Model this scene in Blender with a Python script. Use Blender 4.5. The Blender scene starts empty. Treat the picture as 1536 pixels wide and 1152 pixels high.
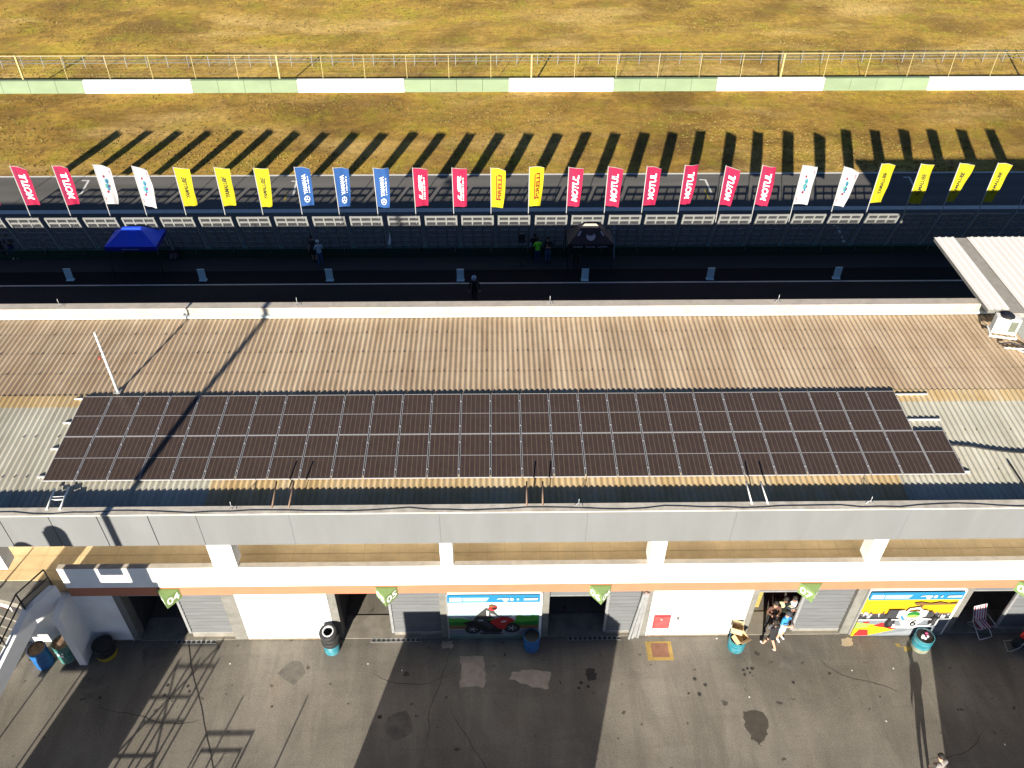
import bpy, bmesh, math, random
from mathutils import Vector, Matrix
random.seed(7)
C = bpy.context.scene.collection
RAD = math.radians

# ------------------------------------------------------------------ camera model (photo 1536 x 1152)
F, CX, CY = 1270.6, 754.0, 576.0
TH, YAW, ROLL, HC = RAD(41.088), RAD(.6785), RAD(.0524), 27.6
def rz(a): return Matrix(((math.cos(a), -math.sin(a), 0), (math.sin(a), math.cos(a), 0), (0, 0, 1)))
R0 = Matrix(((1, 0, 0), (0, -math.sin(TH), -math.cos(TH)), (0, math.cos(TH), -math.sin(TH))))
RC = rz(ROLL) @ R0 @ rz(YAW)
CAM = Vector((0, 0, HC))
def ray(px, py): return RC.transposed() @ Vector(((px - CX) / F, (py - CY) / F, 1))
def at(px, py, z=None, Y=None, X=None, plane=None):
    d = ray(px, py)
    if plane is not None:                       # z = a + b*Y
        a, b = plane; t = (a + b * CAM.y - CAM.z) / (d.z - b * d.y)
    elif z is not None: t = (z - CAM.z) / d.z
    elif Y is not None: t = (Y - CAM.y) / d.y
    else: t = (X - CAM.x) / d.x
    return CAM + d * t
def proj(p):
    c = RC @ (Vector(p) - CAM); return (CX + F * c.x / c.z, CY + F * c.y / c.z)

# ------------------------------------------------------------------ materials
def lin(r, g, b):
    f = lambda v: (v / 255 / 12.92) if v / 255 <= .04045 else ((v / 255 + .055) / 1.055) ** 2.4
    return (f(r), f(g), f(b))
MATS = {}
def nn(nt, t, **kw):
    n = nt.nodes.new(t)
    for k, v in kw.items(): setattr(n, k, v)
    return n
def ramp(nt, stops, interp='LINEAR'):
    r = nn(nt, 'ShaderNodeValToRGB'); e = r.color_ramp.elements; r.color_ramp.interpolation = interp
    while len(e) > 1: e.remove(e[0])
    e[0].position = stops[0][0]; e[0].color = (*stops[0][1], 1)
    for p, c in stops[1:]:
        q = e.new(p); q.color = (*c, 1)
    return r
def coords(nt, stretch=(1, 1, 1), kind='Object'):
    tc = nn(nt, 'ShaderNodeTexCoord'); mp = nn(nt, 'ShaderNodeMapping')
    mp.inputs['Scale'].default_value = stretch
    nt.links.new(tc.outputs[kind], mp.inputs['Vector']); return mp.outputs['Vector']
def noise(nt, vec, scale, detail=5, rough=.6, dist=0):
    n = nn(nt, 'ShaderNodeTexNoise'); n.inputs['Scale'].default_value = scale; n.inputs['Detail'].default_value = detail
    n.inputs['Roughness'].default_value = rough; n.inputs['Distortion'].default_value = dist
    nt.links.new(vec, n.inputs['Vector']); return n.outputs['Fac']
def mixc(nt, fac, a, b, mode='MIX'):
    m = nn(nt, 'ShaderNodeMix', data_type='RGBA', blend_type=mode)
    for s, v in ((m.inputs['Factor'], fac), (m.inputs['A'], a), (m.inputs['B'], b)):
        if isinstance(v, (int, float)): s.default_value = v
        elif isinstance(v, tuple): s.default_value = (*v, 1)
        else: nt.links.new(v, s)
    return m.outputs['Result']
def base_mat(name):
    m = bpy.data.materials.new(name); m.use_nodes = True
    nt = m.node_tree; return m, nt, nt.nodes['Principled BSDF']
def bump(nt, b, h, strength, dist=.02):
    u = nn(nt, 'ShaderNodeBump'); u.inputs['Strength'].default_value = strength; u.inputs['Distance'].default_value = dist
    nt.links.new(h, u.inputs['Height']); nt.links.new(u.outputs['Normal'], b.inputs['Normal'])
def mat(name, col, var=.15, scale=4, rough=.7, metal=0, bmp=0, stretch=(1, 1, 1), spec=.4, dirt=None, dirt_scale=1.5, dirt_amt=.4):
    if name in MATS: return MATS[name]
    m, nt, b = base_mat(name)
    v = coords(nt, stretch); n = noise(nt, v, scale)
    lo = tuple(max(0, c * (1 - var)) for c in col); hi = tuple(min(1, c * (1 + var)) for c in col)
    r = ramp(nt, [(.3, lo), (.7, hi)]); nt.links.new(n, r.inputs['Fac']); out = r.outputs['Color']
    if dirt:
        n2 = noise(nt, v, dirt_scale, 7, .7, .4); r2 = ramp(nt, [(.45, (0, 0, 0)), (.75, (dirt_amt,) * 3)])
        nt.links.new(n2, r2.inputs['Fac']); out = mixc(nt, r2.outputs['Color'], out, dirt)
    nt.links.new(out, b.inputs['Base Color'])
    b.inputs['Roughness'].default_value = rough; b.inputs['Metallic'].default_value = metal
    b.inputs['Specular IOR Level'].default_value = spec
    if bmp: bump(nt, b, noise(nt, v, scale * 6, 4), bmp)
    MATS[name] = m; return m

def asphalt_paddock():
    m, nt, b = base_mat('paddock_asphalt'); v = coords(nt)
    big = noise(nt, v, .22, 6, .62, .6); r = ramp(nt, [(.3, (.128, .115, .095)), (.5, (.182, .164, .137)), (.72, (.245, .222, .185))])
    nt.links.new(big, r.inputs['Fac']); col = r.outputs['Color']
    st = noise(nt, coords(nt, (.9, .16, 1)), 1.1, 6, .65, .8); r2 = ramp(nt, [(.42, (0, 0, 0)), (.7, (.6,) * 3)])
    nt.links.new(st, r2.inputs['Fac']); col = mixc(nt, r2.outputs['Color'], col, (.098, .088, .076))
    rub = noise(nt, coords(nt, (.12, 1, 1)), 1.6, 5, .6, .3); r5 = ramp(nt, [(.52, (0, 0, 0)), (.72, (.4,) * 3)])
    nt.links.new(rub, r5.inputs['Fac']); col = mixc(nt, r5.outputs['Color'], col, (.11, .10, .087))
    lt = noise(nt, coords(nt, (1.0, .14, 1)), 1.7, 6, .7, .5); r7 = ramp(nt, [(.55, (0, 0, 0)), (.75, (.5,) * 3)])
    nt.links.new(lt, r7.inputs['Fac']); col = mixc(nt, r7.outputs['Color'], col, (.25, .225, .185))
    sp = noise(nt, v, 2.6, 2, .4); r3 = ramp(nt, [(.70, (0, 0, 0)), (.74, (.75,) * 3)])
    nt.links.new(sp, r3.inputs['Fac']); col = mixc(nt, r3.outputs['Color'], col, (.04, .034, .03))
    rust = noise(nt, v, .55, 4, .5); r6 = ramp(nt, [(.6, (0, 0, 0)), (.8, (.5,) * 3)])
    nt.links.new(rust, r6.inputs['Fac']); col = mixc(nt, r6.outputs['Color'], col, (.18, .145, .105))
    gr = noise(nt, v, 26, 4, .8); r4 = ramp(nt, [(.3, (.55,) * 3), (.72, (1.35,) * 3)]); nt.links.new(gr, r4.inputs['Fac'])
    col = mixc(nt, 1.0, col, r4.outputs['Color'], 'MULTIPLY')
    nt.links.new(col, b.inputs['Base Color']); b.inputs['Roughness'].default_value = .85
    b.inputs['Specular IOR Level'].default_value = .25
    bump(nt, b, noise(nt, v, 30, 5, .75), .35, .02); return m
def grass_mat():
    m, nt, b = base_mat('dry_grass'); v = coords(nt)
    a = noise(nt, v, .11, 7, .66, .4)
    r = ramp(nt, [(.36, (.24, .148, .044)), (.46, (.37, .228, .054)), (.54, (.52, .325, .078)), (.64, (.50, .355, .060))])
    nt.links.new(a, r.inputs['Fac']); col = r.outputs['Color']
    s = noise(nt, coords(nt, (.35, 1, 1)), .5, 7, .75, .5); r2 = ramp(nt, [(.42, (0, 0, 0)), (.68, (.75,) * 3)]); nt.links.new(s, r2.inputs['Fac'])
    col = mixc(nt, r2.outputs['Color'], col, (.225, .142, .058))
    g = noise(nt, v, .28, 5, .7); r3 = ramp(nt, [(.50, (0, 0, 0)), (.68, (.60,) * 3)]); nt.links.new(g, r3.inputs['Fac'])
    col = mixc(nt, r3.outputs['Color'], col, (.37, .335, .042))
    e = noise(nt, coords(nt, (.4, 1, 1)), .16, 4, .6); r6 = ramp(nt, [(.52, (0, 0, 0)), (.68, (.8,) * 3)]); nt.links.new(e, r6.inputs['Fac'])
    col = mixc(nt, r6.outputs['Color'], col, (.66, .45, .17))
    f = noise(nt, v, 1.7, 8, .85); r4 = ramp(nt, [(.30, (.45,) * 3), (.70, (1.5,) * 3)]); nt.links.new(f, r4.inputs['Fac'])
    col = mixc(nt, 1.0, col, r4.outputs['Color'], 'MULTIPLY')
    sy = nn(nt, 'ShaderNodeSeparateXYZ'); nt.links.new(v, sy.inputs[0]); gt_ = nn(nt, 'ShaderNodeMath', operation='GREATER_THAN'); gt_.inputs[1].default_value = 68.4; nt.links.new(sy.outputs['Y'], gt_.inputs[0])
    col = mixc(nt, gt_.outputs[0], mixc(nt, 1.0, col, (.92, .90, .86), 'MULTIPLY'), mixc(nt, 1.0, col, (1.18, 1.2, 1.15), 'MULTIPLY'))      # the mown verge is browner than the field beyond the barrier
    nt.links.new(col, b.inputs['Base Color']); b.inputs['Roughness'].default_value = .95; b.inputs['Specular IOR Level'].default_value = .05
    bump(nt, b, noise(nt, v, 5, 6, .85), .8, .15); return m
def roof_mat(name, c1, c2, c3, pale=None):
    m, nt, b = base_mat(name); v = coords(nt, (1, .12, 1)); n = noise(nt, v, 1.6, 6, .7, .2)
    r = ramp(nt, [(.28, c1), (.5, c2), (.72, c3)]); nt.links.new(n, r.inputs['Fac']); col = r.outputs['Color']
    v2 = coords(nt, (.5, .9, 1)); n2 = noise(nt, v2, .5, 6, .68, .6); r2 = ramp(nt, [(.45, (0, 0, 0)), (.72, (.65,) * 3)]); nt.links.new(n2, r2.inputs['Fac'])
    col = mixc(nt, r2.outputs['Color'], col, c1)
    # sheet to sheet colour change: every asbestos sheet weathers by itself
    vs = coords(nt, (.95, .0, 0)); w = nn(nt, 'ShaderNodeTexWhiteNoise', noise_dimensions='1D'); sx = nn(nt, 'ShaderNodeSeparateXYZ'); fl = nn(nt, 'ShaderNodeMath', operation='FLOOR')
    nt.links.new(vs, sx.inputs[0]); nt.links.new(sx.outputs['X'], fl.inputs[0]); nt.links.new(fl.outputs[0], w.inputs['W'])
    r3 = ramp(nt, [(0, (.93,) * 3), (1, (1.06,) * 3)]); nt.links.new(w.outputs['Value'], r3.inputs['Fac'])
    col = mixc(nt, 1.0, col, r3.outputs['Color'], 'MULTIPLY')
    sp = noise(nt, coords(nt), 9, 3, .6); r4 = ramp(nt, [(.66, (0, 0, 0)), (.74, (.5,) * 3)]); nt.links.new(sp, r4.inputs['Fac'])
    col = mixc(nt, r4.outputs['Color'], col, tuple(x * .45 for x in c1))
    nt.links.new(col, b.inputs['Base Color']); b.inputs['Roughness'].default_value = .85; b.inputs['Specular IOR Level'].default_value = .2
    bump(nt, b, noise(nt, coords(nt), 20, 4, .8), .25, .01); return m
def cell_mat():
    m, nt, b = base_mat('solar_cells'); tc = nn(nt, 'ShaderNodeTexCoord'); s = nn(nt, 'ShaderNodeSeparateXYZ'); nt.links.new(tc.outputs['Object'], s.inputs[0])
    def lines(out, pitch, half, off=0.0):
        a = nn(nt, 'ShaderNodeMath', operation='ADD'); a.inputs[1].default_value = off + 100 * pitch; nt.links.new(out, a.inputs[0])
        p = nn(nt, 'ShaderNodeMath', operation='PINGPONG'); p.inputs[1].default_value = pitch / 2; nt.links.new(a.outputs[0], p.inputs[0])
        l = nn(nt, 'ShaderNodeMath', operation='LESS_THAN'); l.inputs[1].default_value = half; nt.links.new(p.outputs[0], l.inputs[0]); return l.outputs[0]
    n = noise(nt, tc.outputs['Object'], 3, 3); r = ramp(nt, [(.3, (.046, .031, .026)), (.7, (.062, .043, .036))]); nt.links.new(n, r.inputs['Fac'])
    col = mixc(nt, lines(s.outputs['X'], .1665, .0075), r.outputs['Color'], (.16, .115, .08))
    col = mixc(nt, lines(s.outputs['Y'], .0825, .003), col, (.085, .065, .055))
    ab = nn(nt, 'ShaderNodeMath', operation='ABSOLUTE'); nt.links.new(s.outputs['Y'], ab.inputs[0])
    le = nn(nt, 'ShaderNodeMath', operation='LESS_THAN'); le.inputs[1].default_value = .013; nt.links.new(ab.outputs[0], le.inputs[0])
    col = mixc(nt, le.outputs[0], col, (.34, .33, .34))
    nt.links.new(col, b.inputs['Base Color']); b.inputs['Roughness'].default_value = .32; b.inputs['Specular IOR Level'].default_value = .35; return m

WHITE = mat('white_paint', (.78, .78, .76), .05, 1.2, .75, dirt=(.52, .49, .43), dirt_scale=.9, dirt_amt=.35)
ORANGE = mat('orange_paint', (.43, .158, .086), .06, 2, .7)
CONC = mat('grey_concrete', (.16, .155, .14), .2, 3, .85, bmp=.15, dirt=(.10, .09, .075))
CONCD = mat('dark_concrete', (.20, .185, .16), .25, 2, .9, bmp=.2)
FASC = mat('grey_fascia_paint', (.155, .160, .163), .07, .7, .6, dirt=(.118, .116, .108), dirt_scale=.8, dirt_amt=.35, stretch=(1.2, 1, .25))
CAP = mat('parapet_render', (.38, .365, .325), .16, 2.4, .8, dirt=(.25, .215, .165), dirt_scale=1.1, dirt_amt=.8, stretch=(.6, 2, 1))
CAPF = mat('fascia_cap_concrete', (.50, .46, .40), .2, 3, .85, dirt=(.3, .26, .22), dirt_scale=2, dirt_amt=.7)
TILE = mat('beige_floor_tile', (.74, .55, .30), .14, 1.2, .6, dirt=(.52, .35, .18), dirt_scale=.8, dirt_amt=.6)
TILEL = mat('tile_grout', (.56, .41, .22), .1)
SHUT = mat('galvanised_shutter', (.115, .12, .125), .14, 3, .55, .0, stretch=(.3, 1, 2))
STEEL = mat('galvanised_steel', (.45, .46, .47), .15, 5, .45, .6)
ALU = mat('aluminium', (.62, .63, .66), .06, 5, .4, .35)
WMET = mat('white_metal', (.74, .74, .71), .06, 4, .5)
BLK = mat('black_metal', (.018, .018, .02), .2, 6, .5)
RUB = mat('black_rubber', (.022, .022, .023), .3, 8, .7)
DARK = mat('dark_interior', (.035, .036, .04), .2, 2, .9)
CRK = mat('asphalt_crack_fill', (.028, .025, .022), .2)
GREEN = mat('green_wall_paint', (.014, .045, .026), .2, 1.5, .8, dirt=(.02, .03, .022))
TEAL = mat('pale_teal_paint', (.07, .13, .115), .15, 2, .8)
SIGNG = mat('sign_green', (.15, .235, .075), .06, 4, .6)
WLET = mat('white_lettering', (.82, .82, .82), .02, 4, .6)
RED = mat('red_paint', (.62, .03, .035), .1, 3, .5)
YEL = mat('yellow_paint', (.34, .27, .02), .15, 3, .6)
ASPH = asphalt_paddock(); GRASS = grass_mat()
TRK = mat('track_asphalt', (.125, .118, .110), .25, .6, .9, bmp=.25, stretch=(.1, 1, 1), dirt=(.085, .08, .077), dirt_scale=.4, spec=.2)
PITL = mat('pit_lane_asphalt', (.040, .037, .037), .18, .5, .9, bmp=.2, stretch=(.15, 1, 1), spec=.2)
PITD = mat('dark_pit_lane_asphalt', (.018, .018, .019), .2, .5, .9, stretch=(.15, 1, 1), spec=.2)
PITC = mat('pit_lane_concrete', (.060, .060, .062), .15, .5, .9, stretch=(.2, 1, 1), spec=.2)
LINE = mat('white_road_paint', (.62, .61, .57), .1, 3, .8)
ROOF_F = roof_mat('tan_fibre_cement', (.37, .262, .168), (.50, .378, .256), (.58, .468, .335))
ROOF_N = roof_mat('pale_fibre_cement', (.36, .335, .27), (.46, .44, .365), (.53, .51, .44))
ROOF_Y = roof_mat('stained_fibre_cement', (.42, .29, .13), (.52, .39, .22), (.55, .46, .32))
CELL = cell_mat()

# ------------------------------------------------------------------ mesh builder
class MB:
    def __init__(s): s.v = []; s.f = []; s.mi = []; s.mats = []; s.smooth = []
    def m(s, mt):
        if mt not in s.mats: s.mats.append(mt)
        return s.mats.index(mt)
    def face(s, idx, mt, sm=False): s.f.append(idx); s.mi.append(s.m(mt)); s.smooth.append(sm)
    def poly(s, pts, mt):
        k = len(s.v); s.v += [tuple(p) for p in pts]; s.face(list(range(k, k + len(pts))), mt)
    def box(s, x0, x1, y0, y1, z0, z1, mt):
        s.hexa([(x0, y0, z0), (x1, y0, z0), (x1, y1, z0), (x0, y1, z0), (x0, y0, z1), (x1, y0, z1), (x1, y1, z1), (x0, y1, z1)], mt)
    def hexa(s, p, mt):
        k = len(s.v); s.v += [tuple(q) for q in p]
        for q in ((3, 2, 1, 0), (4, 5, 6, 7), (0, 1, 5, 4), (1, 2, 6, 5), (2, 3, 7, 6), (3, 0, 4, 7)): s.face([k + i for i in q], mt)
    def prism(s, pts, z0, z1, mt, mt2=None):      # plan outline extruded up
        k = len(s.v); n = len(pts)
        s.v += [(p[0], p[1], z0) for p in pts] + [(p[0], p[1], z1) for p in pts]
        s.face([k + i for i in range(n)][::-1], mt); s.face([k + n + i for i in range(n)], mt2 or mt)
        for i in range(n): j = (i + 1) % n; s.face([k + i, k + j, k + n + j, k + n + i], mt)
    def slab(s, pts, off, mt):                    # any flat outline pushed by a vector
        k = len(s.v); n = len(pts); o = Vector(off)
        s.v += [tuple(p) for p in pts] + [tuple(Vector(p) + o) for p in pts]
        s.face([k + i for i in range(n)][::-1], mt); s.face([k + n + i for i in range(n)], mt)
        for i in range(n): j = (i + 1) % n; s.face([k + i, k + j, k + n + j, k + n + i], mt)
    def tube(s, pts, r, mt, n=6, cap=True):
        pts = [Vector(p) for p in pts]; rs = r if isinstance(r, (list, tuple)) else [r] * len(pts); k = len(s.v)
        for i, p in enumerate(pts):
            d = (pts[min(i + 1, len(pts) - 1)] - pts[max(i - 1, 0)]).normalized()
            a = d.orthogonal().normalized() if abs(d.z) > .99 else d.cross(Vector((0, 0, 1))).normalized(); b = d.cross(a)
            for j in range(n):
                t = 2 * math.pi * j / n; s.v.append(tuple(p + (a * math.cos(t) + b * math.sin(t)) * rs[i]))
        for i in range(len(pts) - 1):
            for j in range(n):
                q = (j + 1) % n; s.face([k + i * n + j, k + i * n + q, k + (i + 1) * n + q, k + (i + 1) * n + j], mt, n > 4)
        if cap:
            s.face([k + j for j in range(n)][::-1], mt); s.face([k + (len(pts) - 1) * n + j for j in range(n)], mt)
    def bar(s, a, b, w, mt): s.tube([a, b], w * .707, mt, 4)
    def lathe(s, c, prof, mt, n=16, axis=(0, 0, 1)):   # prof: (r, h) or (r, h, material)
        ax = Vector(axis).normalized(); u = ax.orthogonal().normalized(); w = ax.cross(u); k = len(s.v); c = Vector(c)
        for pr in prof:
            for j in range(n):
                t = 2 * math.pi * j / n; s.v.append(tuple(c + ax * pr[1] + (u * math.cos(t) + w * math.sin(t)) * pr[0]))
        for i in range(len(prof) - 1):
            mm = prof[i + 1][2] if len(prof[i + 1]) > 2 else mt
            for j in range(n):
                q = (j + 1) % n; s.face([k + i * n + j, k + i * n + q, k + (i + 1) * n + q, k + (i + 1) * n + j], mm, True)
    def disc(s, c, r, mt, n=16, axis=(0, 0, 1)):
        ax = Vector(axis).normalized(); u = ax.orthogonal().normalized(); w = ax.cross(u); c = Vector(c)
        s.poly([c + (u * math.cos(2 * math.pi * j / n) + w * math.sin(2 * math.pi * j / n)) * r for j in range(n)], mt)
    def ball(s, c, r, mt, n=10, sc=(1, 1, 1)):
        k = len(s.v); rows = n // 2 + 1
        for i in range(rows):
            a = math.pi * i / (rows - 1)
            for j in range(n):
                t = 2 * math.pi * j / n
                s.v.append((c[0] + r * sc[0] * math.sin(a) * math.cos(t), c[1] + r * sc[1] * math.sin(a) * math.sin(t), c[2] + r * sc[2] * math.cos(a)))
        for i in range(rows - 1):
            for j in range(n):
                q = (j + 1) % n; s.face([k + i * n + j, k + (i + 1) * n + j, k + (i + 1) * n + q, k + i * n + q], mt, True)
    def build(s, name, parent=None, origin=None):
        me = bpy.data.meshes.new(name); o = Vector(origin) if origin is not None else Vector((0, 0, 0))
        if parent is not None and origin is None: o = parent.get('_o') and Vector(parent['_o']) or Vector((0, 0, 0))
        me.from_pydata([tuple(Vector(p) - o) for p in s.v], [], s.f)
        for mt in s.mats: me.materials.append(mt)
        me.polygons.foreach_set('material_index', s.mi); me.polygons.foreach_set('use_smooth', s.smooth); me.update()
        ob = bpy.data.objects.new(name, me); C.objects.link(ob)
        if parent is not None: ob.parent = parent
        else: ob.location = o
        return ob

def thing(name, label, cat, loc=(0, 0, 0), rot=0, group=None):
    """Empty at the thing's base; children meshes are given in the thing's own coordinates."""
    o = bpy.data.objects.new(name, None); C.objects.link(o); o.location = loc; o.rotation_euler = (0, 0, rot); o.empty_display_size = .2
    o['label'] = label; o['category'] = cat
    if group: o['group'] = group
    return o
def tag(o, label, cat, group=None):
    o['label'] = label; o['category'] = cat
    if group: o['group'] = group
    return o
def structure(o): o['kind'] = 'structure'; return o
def clone(root, loc=None, rot=None, label=None):
    r = root.copy(); C.objects.link(r)
    if loc is not None: r.location = loc
    if rot is not None: r.rotation_euler = (0, 0, rot)
    if label: r['label'] = label
    for ch in list(root.children):
        c = ch.copy(); C.objects.link(c); c.parent = r
        for g in list(ch.children):
            d = g.copy(); C.objects.link(d); d.parent = c
    return r
ORD = ['first', 'second', 'third', 'fourth', 'fifth', 'sixth', 'seventh', 'eighth', 'ninth', 'tenth', 'eleventh', 'twelfth', 'thirteenth', 'fourteenth', 'fifteenth']

_txt = {}
def text2d(s, bold=.0, shear=0., space=1.0):
    """triangulated outline of a word, scaled to cap height 1, starting at (0,0)."""
    key = (s, bold, shear, space)
    if key in _txt: return _txt[key]
    cu = bpy.data.curves.new('lettering', 'FONT'); cu.body = s; cu.offset = bold; cu.shear = shear; cu.resolution_u = 3; cu.space_character = space; cu.fill_mode = 'FRONT'
    ob = bpy.data.objects.new('lettering', cu); C.objects.link(ob); dg = bpy.context.evaluated_depsgraph_get(); dg.update()
    me = ob.evaluated_get(dg).to_mesh(); bm = bmesh.new(); bm.from_mesh(me); bmesh.ops.triangulate(bm, faces=bm.faces)
    vs = [v.co.copy() for v in bm.verts]; fs = [[v.index for v in f.verts] for f in bm.faces]
    ob.evaluated_get(dg).to_mesh_clear(); bm.free(); bpy.data.objects.remove(ob); bpy.data.curves.remove(cu)
    x0 = min(v.x for v in vs); x1 = max(v.x for v in vs); y0 = min(v.y for v in vs); y1 = max(v.y for v in vs)
    h = y1 - y0; r = ([((v.x - x0) / h, (v.y - y0) / h) for v in vs], fs, (x1 - x0) / h); _txt[key] = r; return r
def put_text(mb, s, fn, mt, length=None, height=None, bold=0., shear=0., space=1.):
    """fn(a, b) -> world point; a runs along the word 0..length, b up the letters 0..height"""
    vs, fs, w = text2d(s, bold, shear, space)
    if length is None: length = w * height
    if height is None: height = length / w
    k = len(mb.v); mb.v += [tuple(fn(a / w * length, b * height)) for a, b in vs]
    for f in fs: mb.face([k + i for i in f], mt)

# ------------------------------------------------------------------ ground, track, pit lane
YF = 17.40                     # facade plane
YW = 43.25                     # pit wall
def sheet(name, x0, x1, y0, y1, z, mt):
    b = MB(); b.poly([(x0, y0, z), (x1, y0, z), (x1, y1, z), (x0, y1, z)], mt); return structure(b.build(name))
sheet('ground', -900, 900, -600, 1200, 0, GRASS)
sheet('paddock', -120, 120, -90, 29.0, .004, ASPH)
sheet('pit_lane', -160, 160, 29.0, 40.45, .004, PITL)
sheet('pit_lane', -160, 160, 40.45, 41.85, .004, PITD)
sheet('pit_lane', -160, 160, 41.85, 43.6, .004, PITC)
sheet('track', -220, 220, 43.6, 53.75, .004, TRK)
sheet('track_line', -220, 220, 53.6, 53.80, .008, LINE)
sheet('track_line', -220, 220, 48.6, 49.08, .008, LINE)
sheet('pit_lane_line', -160, 160, 40.40, 40.52, .008, LINE)
def mark(name, pts, mt=LINE, w=.14, z=.008):
    b = MB()
    for i, (p, q) in enumerate(zip(pts[:-1], pts[1:])):
        p, q = Vector(p), Vector(q); d = (q - p).normalized(); n = Vector((-d.y, d.x, 0)) * w / 2
        p = p if i == 0 else p + d * w / 2; q = q + d * w / 2 if i < len(pts) - 2 else q
        b.poly([Vector((*(p - n).xy, z + i * .0001)), Vector((*(q - n).xy, z + i * .0001)), Vector((*(q + n).xy, z + i * .0001)), Vector((*(p + n).xy, z + i * .0001))], mt)
    return structure(b.build(name))
G = lambda px, py: at(px, py, z=0)
mark('grid_marking', [G(123, 271), G(133, 271), G(122, 290), G(111, 293)])
mark('grid_marking', [G(437, 272), G(445, 272), G(440, 293), G(431, 294)])
mark('grid_marking', [G(1049, 269.5), G(1058, 270), G(1067, 289)])
mark('grid_marking', [G(1355, 266), G(1364, 266), G(1372, 282)])
mark('grid_marking', [G(1250, 338), G(1257, 342), G(1266, 363), G(1261, 365)])
mark('grid_marking', [G(586, 345), G(585, 358), G(583, 371), G(577, 372)])
mark('grid_marking', [G(430, 290), G(427, 301)], YEL, .1)
mark('grid_marking', [G(1057, 285), G(1064, 300)], YEL, .1)
MBO = mat('pale_blue_board', (.66, .92, .98), .02)  # white boards; the blue of the shaded lane is put into their colour
for k, (px, py) in enumerate(((106, 420), (305, 420.5), (495, 420.5), (690.8, 420.5), (877, 420), (1064.5, 418.5), (1254, 417.5))):
    p = G(px, py); t = thing('marker_board', 'upright white marker board with painted blue shade, %s from the left' % ['first', 'second', 'third', 'fourth', 'fifth', 'sixth', 'seventh'][k], 'marker board', (p.x, p.y, .005), 0, 'white marker boards with painted blue shade along the pit lane')
    b = MB(); b.box(-.20, .20, -.03, .03, .03, .76, MBO); b.build('panel', t); b = MB(); b.box(-.22, .22, -.12, .12, 0, .029, MBO); b.build('foot', t)
# patches, plates and painted square on the paddock
def patch(pts, mt, name='asphalt_patch', z=.008):
    pp = [G(*p) for p in pts]; out = []
    for i, p in enumerate(pp):
        q = pp[(i + 1) % len(pp)]
        for k in range(4):
            r = p.lerp(q, k / 4); out.append((r.x + random.uniform(-.05, .05), r.y + random.uniform(-.05, .05), z))
    b = MB(); b.poly(out, mt); return structure(b.build(name))
PATCH = mat('patched_concrete', (.34, .28, .23), .25, 2.5, .9, bmp=.3, dirt=(.2, .17, .14), dirt_scale=2)
patch([(690, 983), (727, 984), (728, 1010), (726, 1031), (690, 1030), (692, 1005)], PATCH)
patch([(768, 1007), (800, 1005), (826, 1008), (823, 1035), (800, 1030), (765, 1019)], PATCH)
patch([(664, 962), (680, 961), (679, 972), (664, 973)], PATCH)
patch([(1262, 957), (1278, 957), (1279, 968), (1262, 969)], mat('sand_concrete', (.42, .34, .23), .15))
patch([(1113, 1068), (1140, 1066), (1154, 1085), (1150, 1102), (1139, 1117), (1128, 1110), (1117, 1088)], mat('damp_asphalt', (.055, .047, .037), .2))
patch([(880, 1003), (893, 1004), (895, 1018), (884, 1022), (878, 1013)], mat('oil_stain', (.03, .027, .025), .2))
def plate(px0, py0, px1, py1, mt, z, name):
    a, c = G(px0, py1), G(px1, py0); b = MB(); b.poly([(a.x, a.y, z), (c.x, a.y, z), (c.x, c.y, z), (a.x, c.y, z)], mt); return structure(b.build(name))
YDIRT = mat('worn_yellow_paint', (.30, .21, .06), .3, 3, .9); plate(972, 962, 1006, 991, YDIRT, .008, 'painted_square')
plate(979, 965, 1001, 986, mat('worn_red_paint', (.19, .095, .06), .25, 3, .9), .012, 'painted_square')
patch([(1341, 965), (1350, 966), (1353, 971), (1346, 971)], YDIRT, 'paint_mark'); patch([(1354, 969), (1366, 970), (1369, 977), (1358, 978)], YDIRT, 'paint_mark')
random.seed(11)
LIT = mat('pale_litter', (.7, .7, .66), .05)
rk = random.Random(21)
def crack(px, py, n, ang, w=.012):
    p = G(px, py); pts = [(p.x, p.y)]
    for _ in range(n):
        ang += rk.uniform(-.32, .32); st_ = rk.uniform(.18, .42); pts.append((pts[-1][0] + math.cos(ang) * st_, pts[-1][1] + math.sin(ang) * st_))
    b = MB(); k = len(b.v)
    for i, (x, y) in enumerate(pts):
        a = ang if i == len(pts) - 1 else math.atan2(pts[i + 1][1] - y, pts[i + 1][0] - x); ww = w * (.35 + .65 * math.sin(math.pi * (i + .4) / len(pts))) * rk.uniform(.6, 1.2)
        b.v += [(x - math.sin(a) * ww, y + math.cos(a) * ww, .0075), (x + math.sin(a) * ww, y - math.cos(a) * ww, .0075)]
    for i in range(len(pts) - 1): b.face([2 * i, 2 * i + 1, 2 * i + 3, 2 * i + 2], CRK)
    structure(b.build('asphalt_crack'))
for a in ((676, 972, 14, -1.6), (676, 1060, 12, -1.5), (560, 1010, 9, -.3), (150, 1060, 12, -.2), (1480, 1090, 10, -2.2), (1230, 990, 9, -.9)): crack(*a)
def dab(px, py, r, mt, name, z=.0085):
    p = G(px, py); n = 10; b = MB(); b.poly([(p.x + r * rk.uniform(.65, 1.25) * math.cos(6.283 * k / n), p.y + r * rk.uniform(.65, 1.25) * math.sin(6.283 * k / n), z) for k in range(n)], mt); structure(b.build(name))
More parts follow.
